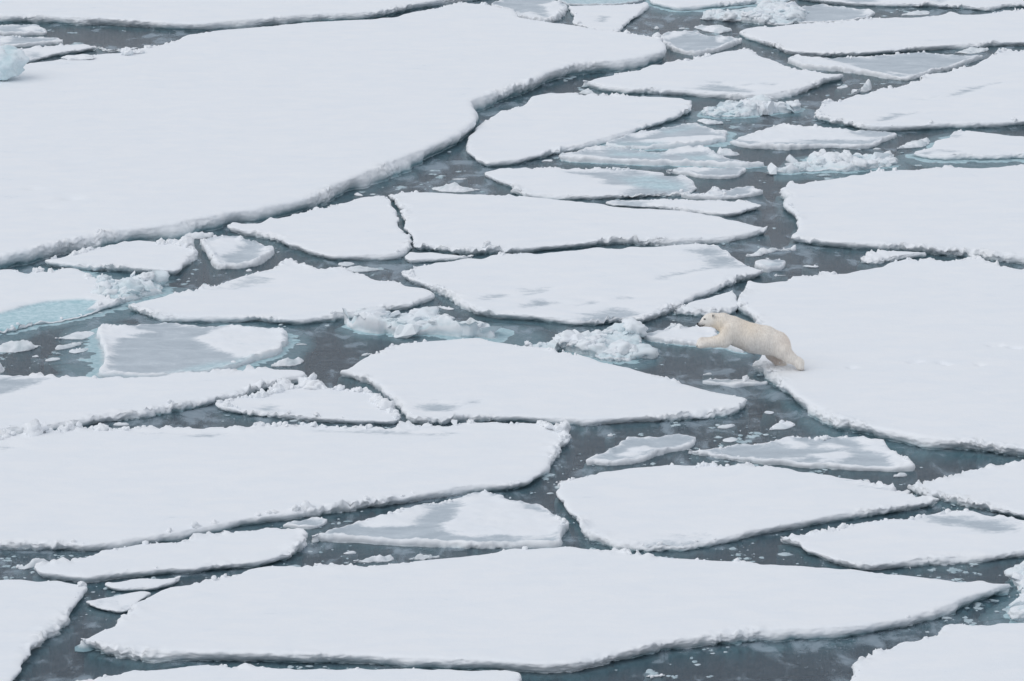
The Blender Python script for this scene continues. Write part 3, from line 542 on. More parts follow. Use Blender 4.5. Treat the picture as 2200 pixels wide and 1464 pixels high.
snow('broad white floe right of centre with ragged left end and grey near lip', 0.19,
 '22:365,1245 480,1215 700,1180 730,1160 1000,1130 1240,1105 1480,1100 1600,1105 1730,1100 1850,1110 2050,1100; 23:0,1098 60,1105 200,1120 260,1150 400,1165 560,1180 640,1210 750,1215 860,1240 1000,1270 1100,1290 1250,1340 1450,1380 1510,1440; 33:1350,8 1150,23 900,68 700,93 500,128 300,173 150,198 0,222; 32:2000,243 1850,273 1700,307 1500,337 1300,357 1100,362 950,352 850,337 730,297 640,256 600,216 570,166 580,134 500,84 450,34; 22:435,1435 390,1405 380,1350 400,1320 395,1280',
 bare=('32:1240,200 1350,180 1650,180 1760,210 1500,232 1300,222', '32:1060,255 1180,262 1300,245 1500,255 1640,228 1780,262 1600,305 1300,335 1080,315', '23:720,1225 860,1250 1100,1300 1000,1305 800,1270'), rubble=0.9, rsize=0.06)
snow('white wedge floe at the right edge below the bear floe', 0.18,
 '23:1200,1302 1240,1270 1400,1240 1560,1200 1700,1160 1800,1130 1950,1105 2120,1085 2200,1052; p:2420,960 2420,1165 2200,1118 2150,1106 2110,1097 2070,1090 2035,1080 2000,1072; 23:1300,1352 1230,1330', rubble=0.2)
snow('white floe at the right edge with grey upper right corner, lower third', 0.18,
 '33:105,267 150,235 210,215 240,230 360,205 480,190 530,175 650,160 780,130 940,105 1060,85 1100,80 1180,95 1330,60 1450,35 1550,10 1750,15 1850,45 1930,70 1970,45 2100,75 2200,95; p:2420,1130 2420,1185; 33:2200,412 2000,432 1800,447 1500,468 1300,478 1150,498 1000,518 880,532 770,518 650,500 560,466 450,426 350,376 320,340 200,306', bare=('33:1280,95 1400,50 1550,12 1850,50 2200,105 2200,190 2000,200 1850,190 1700,150 1500,135',), rubble=0.9, rsize=0.06)
snow('slim white floe at the lower left, tapering towards the left edge', 0.19,
 '30:285,517 310,480 530,460 700,405 790,380 820,355 1000,340 1150,305 1450,285 1650,235 1850,205 2050,185 2190,162; 31:40,165 150,150 260,175 320,165 390,180 435,230 400,325 350,376 355,396 300,432 150,472 0,498; 30:2000,512 1800,528 1550,553 1300,578 1000,608 750,638 660,633 480,608 330,597 300,548', rubble=0.2)
plate('pale floe with broad grey bands and a snowy right half, lower centre', 0.13,
 '31:440,262 520,210 640,165 770,130 980,70 1230,5; 21:1320,1450 1440,1420 1500,1425 1540,1400 1650,1385 1780,1355 1850,1320 1900,1320 1960,1315 2050,1340 2100,1375 2150,1405; 22:20,1400 150,1415 230,1420 270,1454; 32:280,5 350,35 420,95 480,105 490,150 470,190 430,215 400,318 200,328 0,328; 31:1900,328 1600,328 1400,323 1200,318 1000,293 800,278 500,278',
 snow=('p:755,1125 850,1100 890,1088 910,1085 920,1092 890,1112 880,1128 800,1128', 'p:950,1128 970,1110 990,1088 1000,1070 1040,1056 1100,1075 1130,1090 1170,1102 1205,1115 1215,1130 1200,1146 1150,1149 1000,1148 960,1140', '31:460,258 560,215 900,225 1150,255 1200,290 900,260 500,272', '31:1150,270 1350,260 1600,285 2000,285 2150,270; 32:0,270 200,285 400,290 390,315 0,320; 31:1600,318 1250,305'), rubble=0.9, rsize=0.055)
snow('low white boat shaped cake above the bottom left lead', 0.13,
 '30:875,662 910,610 960,620 1080,595 1200,580 1400,590 1450,580 1530,565 1527,602 1450,656 1300,697 1100,702 950,697', bare=('30:930,665 1100,655 1300,650 1200,672',), rubble=0.3)
snow('little triangular cake with a crack across it, bottom left lead', 0.11,
 '30:705,802 750,770 900,745 1100,705 1210,690 1285,720 1220,774 1130,836 1080,876 1010,892 900,872 780,836', bare=('30:800,790 850,770 860,830 960,865 830,850', '30:940,750 975,750 1070,835 1040,838'), rubble=0.3)
bit('rough grey-white cake against the slim floe at the left edge', 0.13, '30:120,467 200,450 330,402 400,402 480,427 490,440 300,492 200,518 140,502', rubble=1)
snow('white floe in the bottom left corner with a straight slanting right side', 0.21,
 'p:-330,1248; 30:0,600 180,595 280,605 480,605 550,620 720,640 745,690 700,766 660,816 600,898 540,968 480,1038 410,1093 370,1148 310,1208 230,1298 150,1388 140,1448 90,1500; p:0,1580 -330,1580', rubble=0.2)
snow('enormous smooth white floe spanning the bottom of the picture', 0.26,
 '30:660,1142 720,1100 850,1030 940,1000 1030,920 1060,890 1150,840 1200,780 1270,740 1380,680 1520,645 1600,640 1750,600 1850,580 1920,570 2000,555 2100,515 2190,492; 31:40,490 130,470 190,485 380,480 600,475 640,460 780,475 950,480 1150,465 1280,455 1400,435 1560,410 1800,390 1960,370 2060,350 2110,335; 32:0,322 40,320 150,340 240,330 360,325 520,320 600,340 750,350 870,345 960,370 1020,385 1080,375 1150,390 1300,410 1400,415 1580,420 1700,435 1900,445 2100,470; 33:0,462 80,470 250,475 350,485 500,490 620,500 680,510 740,505 900,535 1050,545 1120,540 1140,555 1300,565 1450,590 1600,610 1790,615 1840,595 1870,615 2040,630 2090,660 2110,692 2000,742 1850,787 1700,838 1600,888 1400,958 1200,1008 1000,1048 800,1078 500,1103 200,1113 0,1118; 32:1900,1133 1600,1168 1300,1213 1050,1268 850,1318 650,1368 500,1393 300,1403 100,1398 0,1380; 31:2000,1365 1700,1363 1400,1353 1100,1338 800,1323 500,1318 250,1313 0,1308; 30:1900,1303 1600,1298 1300,1288 1100,1273 950,1258 850,1233 750,1196 680,1170', rubble=0.35, foot=0.13)
snow('white strip of floe along the bottom edge left of centre', 0.20,
 '30:640,1452 900,1410 1080,1380 1120,1345 1200,1365 1400,1355 1600,1320 1750,1310 2000,1330 2150,1327; 31:50,1330 200,1345 600,1350 740,1350 850,1345 1020,1355 1200,1350 1500,1355 1700,1360 1900,1365 2030,1360 2130,1365 2180,1390; 32:0,1385 40,1390 65,1435 60,1490; p:1105,1560 120,1560 140,1475', rubble=0.5)
snow('white floe filling the bottom right corner, scalloped upper left side', 0.24,
 '33:740,1560 770,1454 800,1350 820,1290 880,1240 920,1225 980,1185 1100,1170 1140,1130 1200,1115 1300,1120 1350,1095 1440,1065 1490,1055 1530,1010 1550,965 1750,975 1900,985 2020,960 2200,960; p:2420,1338 2420,1580 1800,1580', rubble=0.6)
ridge('crumbly ice corner poking in at the right edge near the bottom', 0.25,
 '33:2130,580 2170,515 2200,485; p:2380,1214 2380,1335; 33:2200,945 2150,930 2190,865 2150,825 2165,755 2170,645', blue=('33:2130,560 2250,500 2250,620 2160,640',), foot=0.6)
# ---- top left corner
plate('farthest of three stacked grey plates in the top left lead', 0.10, 'p:-200,58; 00:0,214 100,206 300,203 370,237 402,272 390,293 200,303 0,303; p:-200,80', snow=('00:180,230 280,215 340,240 260,265', '00:0,270 200,285 390,280 380,295 0,300'), rubble=.8)
plate('middle of three stacked grey plates in the top left lead', 0.10, 'p:-200,84; 00:0,303 200,308 480,318 490,312 510,342 547,362 450,378 230,394 0,410; p:-200,110', snow=('00:0,310 100,310 60,350 0,370', '00:220,385 400,355 540,355 480,375 230,392'), rubble=.8)
snow('white floe beside the blue boulder in the top left lead', 0.16, 'p:-200,112; 00:0,425 210,415 400,398 690,372 780,387 842,417 700,450 550,470 400,495 220,540; p:-40,150 -200,155', bare=('00:210,430 330,430 400,460 250,500',))
bit('curled white slab with an upturned horn, top left lead', 0.16, '00:795,385 850,372 880,395 960,407 1050,388 1175,397 1100,422 1050,438 900,432 840,412', rubble=0.6)
# ---- fragments big enough to point at
bit('pale drifting cake with a scalloped top, dark lead beside the huge floe', 0.13, '11:1490,172 1510,145 1620,140 1750,150 1912,172 1890,192 1750,207 1560,207', rubble=1)
bit('thin white sliver beyond the scalloped cake in the dark lead', 0.05, '11:1640,97 1700,85 1800,90 1720,107')
bit('low grey lump drifting off the near wall of the huge floe', 0.07, '11:820,227 850,205 920,235 870,242')
snow('small pointed white floe against the near edge of the big right floe', 0.13, '13:830,772 900,715 1000,702 1200,710 1370,725 1385,752 1250,774 1100,790 900,814 845,806', rubble=0.1)
bit('flat white arrow shaped cake in the lead left of the big right floe', 0.12, '12:1960,738 2080,680 2180,670; 13:60,672 270,668 200,695 100,716 0,740; 12:2100,752 2000,752')
plate('round pancake of ice with a raised rim in the lead above the bear floe', 0.10, '12:2050,832 2080,800 2180,782; 13:0,780 140,778 187,812 170,864 40,889 0,889; 12:2130,890 2070,865', snow=('12:2050,830 2080,800 2190,790; 13:30,880; 12:2130,885',), blue=('13:0,800 120,800 120,840 0,840',))
bit('small grey-white cake right of the round pancake', 0.09, '13:320,828 360,800 480,825 470,845 400,850')
bit('thin flat sliver just behind the edge of the bear floe', 0.05, '13:70,905 130,900 215,905 150,920')
bit('large white pancake cake at the left edge in the dark pool', 0.12, 'p:-45,745; 20:0,82 180,40 240,28 280,55 370,70 320,97 250,132 120,152 0,148')
bit('pale sunken looking cake in the dark left pool, the farther of a close pair', 0.09, '20:450,112 530,70 680,45 692,78 600,112 480,132')
bit('pale rounded cake in the dark left pool, the nearer of a close pair', 0.09, '20:578,125 640,100 760,98 722,137 640,158 585,150')
bit('tiny white lump alone in the middle of the dark left pool', 0.07, '20:245,178 310,158 347,178 320,192')
bit('small flat grey cake, nearest of those in the dark left pool', 0.06, '20:370,212 420,185 510,183 512,207 400,227')
bit('white lump cut by the left edge above the long floe', 0.18, 'p:-15,776; 20:0,222 27,242 20,312 -30,332')
bit('wide pale smear of slushy ice left of the bare grey floe', 0.06, '10:440,1442 590,1400 650,1380 760,1375 805,1388 780,1422 700,1454')
bit('bright white oblong cake off the teal corner of the bare grey floe', 0.14, '21:115,248 150,225 250,185 380,178 402,212 350,254 250,268 130,264')
bit('low grey hump in the lead above the bright oblong cake', 0.06, '21:325,80 380,55 455,80')
bit('little pale cake by the upper left edge of the leaf shaped floe', 0.09, '21:870,165 920,138 1000,142 1000,152 920,180')
plate('thin glassy plate with a white chunk, in the lead below the bear', 0.04, '22:1590,392 1650,380 1900,375 2172,397 2165,422 1970,432 1880,452 1830,432 1600,412', snow=('22:1820,435 1870,400 1980,405 1960,435 1880,452',), rubble=.3)
bit('small white lump in the water below the bear belly', 0.09, '22:1600,332 1650,305 1705,315 1690,337')
bit('pale ragged slush cake below the bear floe edge, farther one', 0.06, '23:0,655 20,625 70,633 108,647 60,674')
bit('pale ragged slush cake below the bear floe edge, nearer one', 0.06, '23:40,800 90,745 220,712 282,755 180,800')
bit('broad pale slush cake right of the leaf shaped floe tip', 0.05, '22:1715,775 1800,748 1895,752 1870,785 1760,795')
bit('faint round slush cake just beyond the long grey plate', 0.05, '22:1770,895 1800,860 1880,852 1920,885 1850,910')
bit('white speck of ice beyond the grey plate with the snow oval', 0.07, '22:790,842 820,830 872,840 830,857')
bit('leftmost of three loaf shaped cakes in the lower centre lead', 0.09, '31:720,358 830,335 872,360 820,387 740,384')
bit('middle and longest of three loaf shaped cakes in the lower centre lead', 0.13, '31:800,434 860,402 950,392 1050,365 1150,375 1172,402 1130,444 950,454 850,446')
bit('rightmost of three loaf shaped cakes in the lower centre lead', 0.13, '31:1270,412 1330,382 1390,360 1450,372 1550,365 1572,397 1500,420 1350,430')
plate('film of wrinkled grey ice beside the slim lower left floe', 0.04, '31:200,148 300,112 500,85 622,95 560,150 440,177', rubble=.2, snow=('31:480,85 520,65 545,85',))
bit('lone white cake in the dark water at the bottom right', 0.09, '32:1105,1402 1150,1380 1200,1375 1270,1370 1327,1397 1250,1418 1150,1418')
bit('low white lump at the bottom edge right of centre', 0.10, '33:120,1470 130,1440 230,1435 240,1470')
bit('white lump behind the near lip of the lower right floe', 0.08, '33:1140,470 1200,445 1310,472 1280,486 1160,488')
bit('small grey lump in the upper lead, below the top right blocks', 0.07, '02:1400,238 1430,222 1470,232 1460,246 1410,246')
bit('heart shaped pale cake at the top, beyond the mottled oval plate', 0.09, '02:1535,228 1600,198 1700,215 1750,205 1870,258 1760,288 1620,265')
plate('mottled grey oval plate with a white rim, near the top right of centre', 0.10, '02:1245,320 1270,285 1400,280 1540,265 1600,295 1700,310 1850,320 1945,335 1950,360 1850,402 1700,445 1560,472 1450,460 1330,420 1260,365', snow=('02:1245,320 1400,275 1540,268 1400,300 1290,330 1330,400 1450,440 1600,450 1500,470 1330,430', '02:1720,320 1800,320 1760,350', '02:1850,360 1945,340 1900,390 1720,440 1620,455 1700,420'), rough=1.5, rubble=1.0, rsize=0.05)
bit('white crumb in the far lead, left of the heart shaped cake', 0.08, '02:1190,240 1215,225 1250,238 1230,252')
bit('pointed low cake under the left tip of the upper scuffed floe', 0.10, '02:510,785 560,770 640,738 690,765 790,800 640,806', rubble=.5)
bit('flat grey lump in the lead left of the smooth notch floe bottom', 0.07, '02:240,1360 280,1338 350,1345 345,1365')
bit('grey lump near the near tip of the upper scuffed floe', 0.06, '03:610,740 660,718 715,718 710,738 650,750')
bit('small slush cake between the cracked floe and the centre left floe', 0.06, '11:690,820 700,792 830,795 835,815 760,838')
bit('long pale slush cake beside the lump on the centre left floe', 0.07, '11:720,855 850,828 1040,848 1040,870 850,892')
bit('pale ringed cake in the gap right of the centre left floe', 0.06, '11:1520,1165 1570,1160 1675,1180 1670,1205 1580,1200')
bit('little white cake at the near edge of the round grey plate', 0.06, '10:2060,870 2100,850 2140,865 2110,880')
bit('flat pale slab in the lead below the long left floe', 0.08, '20:945,760 980,732 1110,735 1060,770')
# ------------------------------------------------------------------ solids from blended round cones
def surface_nets(D, o, s):
    nx, ny, nz_ = D.shape; S = D < 0
    c = [(i, j, k) for i in (0, 1) for j in (0, 1) for k in (0, 1)]
    sl = lambda i, j, k: (slice(i, nx - 1 + i), slice(j, ny - 1 + j), slice(k, nz_ - 1 + k))
    cnt = sum(S[sl(*q)].astype(int) for q in c); act = (cnt > 0) & (cnt < 8)
    idx = -np.ones(act.shape, int); ijk = np.argwhere(act); idx[act] = np.arange(len(ijk))
    acc = np.zeros((len(ijk), 3)); num = np.zeros(len(ijk))
    for a in range(8):
        for b in range(a + 1, 8):
            qa, qb = np.array(c[a]), np.array(c[b])
            if np.abs(qa - qb).sum() != 1: continue
            va = D[tuple((ijk + qa).T)]; vb = D[tuple((ijk + qb).T)]; cr = (va < 0) != (vb < 0)
            t = np.where(cr, va / np.where(cr, va - vb, 1), 0)
            acc += np.where(cr[:, None], ijk + qa + t[:, None] * (qb - qa), 0); num += cr
    V = acc / num[:, None] * s + o; F = []
    for ax in range(3):
        e = [0, 0, 0]; e[ax] = 1
        A = S[:nx - e[0], :ny - e[1], :nz_ - e[2]]; B = S[e[0]:, e[1]:, e[2]:]
        for q in np.argwhere(A != B):
            u, v = [k for k in range(3) if k != ax]
            if q[u] < 1 or q[v] < 1: continue
            g = []
            for du, dv in ((0, 0), (1, 0), (1, 1), (0, 1)):
                p = q.copy(); p[u] -= du; p[v] -= dv; g.append(idx[tuple(p)])
            if min(g) < 0: continue
            if bool(A[tuple(q)]) == (ax == 1): g = g[::-1]
            F.append(g)
    return V, F
def cones(segs, s, k=0.05, pad=0.1):
    P = np.array([p for a, b, ra, rb, f in segs for p in (a, b)]); r = max(max(x[2], x[3]) for x in segs)
    lo, hi = P.min(0) - r - pad, P.max(0) + r + pad
    ax = [np.arange(lo[i], hi[i], s) for i in range(3)]; G = np.stack(np.meshgrid(*ax, indexing='ij'), -1)
    D = None
    for a, b, ra, rb, f in segs:
        a, b = np.array(a), np.array(b); sc = np.array((1, 1 / f, 1)); e = (b - a) * sc; q = (G - a) * sc
        h = np.clip(q @ e / max(e @ e, 1e-9), 0, 1); d = np.linalg.norm(q - h[..., None] * e, axis=-1) - (ra + (rb - ra) * h)
        if D is None: D = d
        else:
            m = np.clip(0.5 + 0.5 * (d - D) / k, 0, 1); D = d * (1 - m) + D * m - k * m * (1 - m)
    return surface_nets(D, lo, s)

# ------------------------------------------------------------------ the polar bear, read off the photograph at its own depth
foot = at(1722, 796, 0.24); YB = foot[1] + 0.16
MPP = math.sqrt(YB ** 2 + CAMH ** 2) / FPX / (2200 / 280.0)
def bp(x, y, w=0.0): return tuple(at_y(1470 + x / (2200 / 280.0), 640 + y / (2200 / 280.0), YB + w))
def seg(x1, y1, r1, x2, y2, r2, w1=0.0, w2=None, f=1.0):
    return (bp(x1, y1, w1), bp(x2, y2, w1 if w2 is None else w2), r1 * MPP, r2 * MPP, f)
body_segs = [
    seg(395, 362, 84, 480, 372, 108, f=.92), seg(340, 392, 54, 400, 385, 84, f=.9), seg(262, 446, 31, 350, 402, 52, f=.9), seg(285, 460, 26, 380, 430, 50, f=.85),
    seg(470, 375, 112, 640, 410, 150, f=.85), seg(640, 410, 150, 800, 500, 190, f=.85),
    seg(800, 500, 190, 900, 580, 226, f=.85), seg(900, 590, 232, 1150, 680, 240, f=.92), seg(1150, 680, 240, 1350, 712, 240, f=.95), seg(1350, 715, 238, 1560, 775, 215, f=.92),
    # near fore leg
    seg(800, 560, 165, 675, 705, 122, -.14, -.18, .75), seg(665, 728, 112, 500, 745, 84, -.18, -.17, .85), seg(500, 748, 88, 370, 762, 70, -.17, -.15), seg(370, 765, 68, 290, 775, 66, -.15, -.14, 1.25), seg(290, 778, 62, 250, 795, 44, -.14, -.14, 1.6),
    # far fore leg
    seg(800, 540, 150, 680, 690, 105, .16, .20, .75), seg(680, 690, 105, 500, 738, 78, .20, .20), seg(500, 738, 78, 380, 742, 62, .20, .19), seg(380, 738, 58, 290, 732, 54, .19, .18, 1.25), seg(290, 735, 50, 255, 750, 36, .18, .18, 1.5),
    # near hind leg: thigh, shank, hock, foot pushing off
    seg(1540, 780, 190, 1650, 880, 150, -.10, -.15, .75), seg(1650, 890, 142, 1770, 1000, 104, -.15, -.16, .85), seg(1770, 1000, 98, 1885, 1075, 76, -.16, -.16), seg(1905, 1070, 72, 1945, 1100, 74, -.16, -.16, 1.1), seg(1940, 1100, 72, 1960, 1165, 54, -.16, -.16, 1.35), seg(1950, 1160, 50, 1990, 1196, 26, -.16, -.16, 1.6),
    # far hind leg
    seg(1500, 800, 170, 1500, 930, 130, .12, .17, .75), seg(1500, 930, 125, 1580, 1040, 96, .17, .18, .9), seg(1580, 1040, 94, 1650, 1120, 72, .18, .18), seg(1650, 1120, 70, 1640, 1185, 62, .18, .18, 1.2),
    # tail
    seg(1735, 740, 40, 1775, 815, 24, f=.8)]
BV, BF = cones(body_segs, 0.0125, 0.055)
org = (float(foot[0]), float(YB), 0.24)

def fur_material():
    m, t, b = mat('cream_fur'); a = nd(t, 'ShaderNodeAttribute', attribute_name='cover'); tc = nd(t, 'ShaderNodeNewGeometry').outputs['Position']
    mp = nd(t, 'ShaderNodeMapping'); mp.inputs['Scale'].default_value = (46, 30, 9); mp.inputs['Rotation'].default_value = (0, R(18), 0); t.links.new(tc, mp.inputs['Vector'])
    n = noise_node(t, 1.0, 5, 0.65, mp.outputs[0], 0.6); n2 = noise_node(t, 5.0, 3, 0.5, tc)
    hs = mixc(t, ramp(t, n.outputs[0], 0.25, 0.75), (0.82, 0.805, 0.79), (1.11, 1.11, 1.11)); mm = nd(t, 'ShaderNodeMix', data_type='RGBA', blend_type='MULTIPLY'); mm.inputs[0].default_value = 0.8
    t.links.new(a.outputs['Color'], mm.inputs[6]); t.links.new(hs, mm.inputs[7]); t.links.new(mm.outputs[2], b.inputs['Base Color'])
    b.inputs['Roughness'].default_value = 0.85; b.inputs['Specular IOR Level'].default_value = 0.1
    b.inputs['Sheen Weight'].default_value = 0.25; b.inputs['Sheen Roughness'].default_value = 0.5
    bpn = nd(t, 'ShaderNodeBump'); bpn.inputs['Strength'].default_value = 0.5; bpn.inputs['Distance'].default_value = 0.02
    t.links.new(n.outputs[0], bpn.inputs['Height']); t.links.new(bpn.outputs[0], b.inputs['Normal'])
    return m
FUR = fur_material()
def fur_colour(V):
    """cream coat: yellower on back, neck and rump, paler face, dark skin showing through round the muzzle"""
    V = np.asarray(V); c = np.tile(np.array((0.92, 0.87, 0.805)), (len(V), 1))
    def blob(p, r, col, k=1.0):
        d = np.linalg.norm((V - np.array(p)) * np.array((1, .5, 1)), axis=1); f = k * np.exp(-(d / r) ** 2)
        c[:] = c * (1 - f[:, None]) + np.array(col) * f[:, None]
    blob(bp(560, 470), 0.22, (0.88, 0.77, 0.62), .8); blob(bp(1100, 450), 0.30, (0.93, 0.82, 0.68), .7); blob(bp(1750, 680), 0.22, (0.93, 0.81, 0.70), .7)
    blob(bp(1150, 800), 0.26, (0.86, 0.84, 0.82), .6); blob(bp(950, 850), 0.16, (0.50, 0.44, 0.38), .7); blob(bp(1500, 980, .15), 0.16, (0.50, 0.41, 0.35), .8); blob(bp(1560, 1060, .2), 0.14, (0.56, 0.47, 0.41), .8)  # brown under the belly and on the far hind leg is shade painted in
    blob(bp(400, 370), 0.13, (0.90, 0.87, 0.82), .9); blob(bp(275, 452), 0.065, (0.36, 0.36, 0.37), .8); blob(bp(245, 448), 0.035, (0.16, 0.16, 0.17), .8)
    blob(bp(1975, 1200, -.16), 0.05, (0.45, 0.43, 0.41), .7)
    return c
for i, v in enumerate(BV):                                  # uneven coat
    p = Vector(v); BV[i] = v + np.array((0, 0, 1)) * 0.008 * noise.noise(p * 6) + np.array((0, 1, 0)) * 0.01 * noise.noise(p * 4 + Vector((9, 0, 0)))
bear = mesh_obj('polar_bear', BV, BF, FUR, None, fur_colour(BV), True, org)
tag(bear, 'cream polar bear leaping off the big right floe with front paws stretched over the water', 'polar bear')
bm = bmesh.new(); bm.from_mesh(bear.data); bmesh.ops.recalc_face_normals(bm, faces=bm.faces); bm.to_mesh(bear.data); bm.free()

def part(name, segs, m, s=0.005, k=0.015, cover=None):
    V, F = cones(segs, s, k, 0.03); o = mesh_obj(name, V, F, m, bear, cover if cover is None else np.tile(np.array(cover), (len(V), 1)), True, org); return o
SKIN = plain('black_skin', (0.012, 0.012, 0.014), 0.35); DARKEAR = plain('dark_inner_ear', (0.10, 0.085, 0.075), 0.9)
part('nose', [seg(228, 437, 17, 240, 450, 20, f=1.2), seg(234, 450, 14, 246, 468, 14, f=1.0)], SKIN)
part('mouth', [seg(262, 482, 9, 310, 476, 7, -.075, -.088), seg(310, 476, 7, 345, 458, 5, -.088, -.105), seg(246, 470, 9, 262, 482, 9, -.03, -.075)], SKIN, 0.004)
for sgn in (-1, 1):
    part('eye', [seg(336, 360, 11, 352, 362, 11, sgn * .098, sgn * .104)], SKIN, 0.004)
    e = part('ear', [seg(492, 322, 24, 492, 286, 26, sgn * .118, sgn * .135, .6)], FUR, 0.005, 0.015, (0.80, 0.75, 0.68))
    o = part('inner_ear', [seg(484, 296, 11, 484, 318, 9, sgn * .150, sgn * .145, .6)], DARKEAR, 0.004); o.parent = e; o.location = (0, 0, 0)
def claws(x, y, w, dx, dy):
    for k in range(5):
        o = (k - 2) * 0.035
        part('claw', [seg(x, y + abs(k - 2) * 6, 7, x + dx, y + dy + abs(k - 2) * 6, 3, w + o)], SKIN, 0.004)
claws(222, 800, -.14, -16, 22); claws(252, 770, .18, -16, 20)
# coat of short guard hairs, one mesh
me = bear.data; me.calc_loop_triangles()
tri = np.array([t.vertices[:] for t in me.loop_triangles]); VV = BV - np.array(org)
A, B, C = VV[tri[:, 0]], VV[tri[:, 1]], VV[tri[:, 2]]; NN = np.cross(B - A, C - A); ar = np.linalg.norm(NN, axis=1); NN /= np.maximum(ar, 1e-12)[:, None]
pick = np.random.choice(len(tri), 26000, p=ar / ar.sum()); u = np.random.rand(26000, 2); fl = u.sum(1) > 1; u[fl] = 1 - u[fl]
P = A[pick] + u[:, :1] * (B - A)[pick] + u[:, 1:] * (C - A)[pick]; N = NN[pick]
flow = np.array((0.75, 0.0, -0.65)); T = flow - (N @ flow)[:, None] * N; T /= np.maximum(np.linalg.norm(T, axis=1), 1e-6)[:, None]
face = np.exp(-np.linalg.norm(P + np.array(org) - np.array(bp(330, 400)), axis=1) ** 2 / 0.03)
Ln = np.random.uniform(0.02, 0.05, 26000) * (1 - 0.75 * face); dirv = T + N * np.random.uniform(0.15, 0.5, (26000, 1)) + np.random.normal(0, .15, P.shape); dirv /= np.linalg.norm(dirv, axis=1)[:, None]
W_ = np.cross(dirv, N); W_ /= np.maximum(np.linalg.norm(W_, axis=1), 1e-6)[:, None]; wd = 0.0035
HV = np.stack([P - W_ * wd - N * .004, P + W_ * wd - N * .004, P + dirv * Ln[:, None]], 1).reshape(-1, 3)
hc = fur_colour(P + np.array(org)) * np.random.uniform(0.88, 1.1, (26000, 1))
mesh_obj('fur', HV + np.array(org), [(3 * i, 3 * i + 1, 3 * i + 2) for i in range(26000)], FUR, bear, np.clip(np.repeat(hc, 3, 0), 0, 1), True, org)

# snow kicked loose round the hind feet
hp = Heap()
g0 = at_y(1470 + 1640 / 7.857, 640 + 1190 / 7.857, YB + .1)
for i in range(120):
    a = random.gauss(0, 0.20); b = random.gauss(0, 0.10); r = random.uniform(0.02, 0.05) * (1.5 - min(1, abs(a) * 2.5))
    hp.add((g0[0] + a + 0.05, YB + 0.02 + b, 0.225 + random.uniform(0, 0.03) * (1 - min(1, abs(a) * 2.6))), r, (1, .02, 0), False, (1.9, 1.6, .55))
for i in range(30):
    hp.add((g0[0] + random.gauss(0, .25), YB + random.gauss(0, .12), 0.25 + random.uniform(0.02, 0.16)), random.uniform(.005, .012), (1, 0, 0))
so_ = hp.build('snow_mound', None, (float(g0[0]), YB + .02, 0.24)); tag(so_, 'loose kicked up snow heaped around the hind feet of the bear', 'snow mound', None, 'stuff')

# blue boulder and small blocks frozen onto the huge floe
def block(name, label, px, py, z, wx, wy, hz, seed, blue, cat='ice block'):
    V, F = lump(5, seed, 0.30); V = np.array([v * (1 + 0.06 * noise.noise(Vector(v) * 4) + 0.03 * noise.noise(Vector(v) * 9)) for v in V])
    c = at(px, py, z); V = V * np.array((wx, wy, hz)) / 2; V[:, 2] += hz * 0.44; V[:, 2] = np.maximum(V[:, 2], -0.05)
    bl = np.clip(blue - 0.35 * V[:, 2] / hz + 0.25 * np.array([noise.noise(Vector(v) * 2.2) for v in V]), 0, 1)
    o = mesh_obj(name, V + np.array((c[0], c[1], z)), F.tolist(), ICE, None, np.column_stack([np.ones(len(V)), bl, np.zeros(len(V))]), True, (c[0], c[1], z))
    tag(o, label, cat, 'ice blocks on the huge floe'); return o
block('ice_block', 'rounded turquoise boulder of glacier ice, cut by the left edge near the top', -14, 170, 0.36, 1.75, 1.1, 1.0, 3, .72)
block('ice_block', 'small upright pale blue block on the far edge of the huge floe', 272, 120, 0.34, 0.34, .3, .26, 5, .35)
block('ice_block', 'low rounded snow block right beside the upright pale blue one', 296, 116, 0.34, 0.4, .3, .13, 8, .25)
block('ice_block', 'broad faint snow hummock on the far edge of the huge floe', 170, 128, 0.34, 0.9, .5, .13, 9, .1)

# ------------------------------------------------------------------ slush crumbs adrift: too many to count
hp = Heap(); polys = [(p.min(0), p.max(0), p) for p in FOOT]
def free(P):
    ok = np.ones(len(P), bool)
    for a, b, q in polys:
        m = ok & (P[:, 0] > a[0]) & (P[:, 0] < b[0]) & (P[:, 1] > a[1]) & (P[:, 1] < b[1])
        if m.any(): i = np.where(m)[0]; ok[i[inside(P[i], q[::3])]] = False
    return ok
cand = np.array([at(random.uniform(-60, 2260), random.uniform(-20, 1500))[:2] for _ in range(16000)])
cand = cand[free(cand)]; kept = 0
for x, y in cand:
    dens = noise.noise(Vector((x * 0.35, y * 0.35, 3.3))) + 0.5 * noise.noise(Vector((x * 1.1, y * 1.1, 8)))
    if random.random() > sst(-0.15, 0.65, dens) * 0.85: continue
    r = 0.015 * random.lognormvariate(0, 0.65); kept += 1
    hp.add((x, y, random.uniform(-0.25, 0.1) * r), r, (0.5, 0.35, random.uniform(.2, .75)), False, (random.uniform(.8, 2.0), random.uniform(.8, 2.0), .45))
for x, y in cand[::3]:
    dens = noise.noise(Vector((x * 0.3, y * 0.3, 13.3)))
    if random.random() > sst(-0.1, 0.5, dens) * 0.8: continue
    r = min(0.12, 0.045 * random.lognormvariate(0, 0.45))
    for _ in range(random.randint(1, 4)):
        q = r * random.uniform(.4, 1); hp.add((x + random.gauss(0, r), y + random.gauss(0, r * 1.3), -0.12 * q), q, (0.45, 0.45, random.uniform(.25, .65)), True, (1.6, 1.8, .28))
sl = hp.build('brash_ice', None, (0.0, 95.0, 0.0)); tag(sl, 'fine slush crumbs drifting in the dark water between the floes', 'slush', None, 'stuff')
print('crumbs', kept, 'verts', sum(len(o.data.vertices) for o in scn.objects if o.type == 'MESH'))

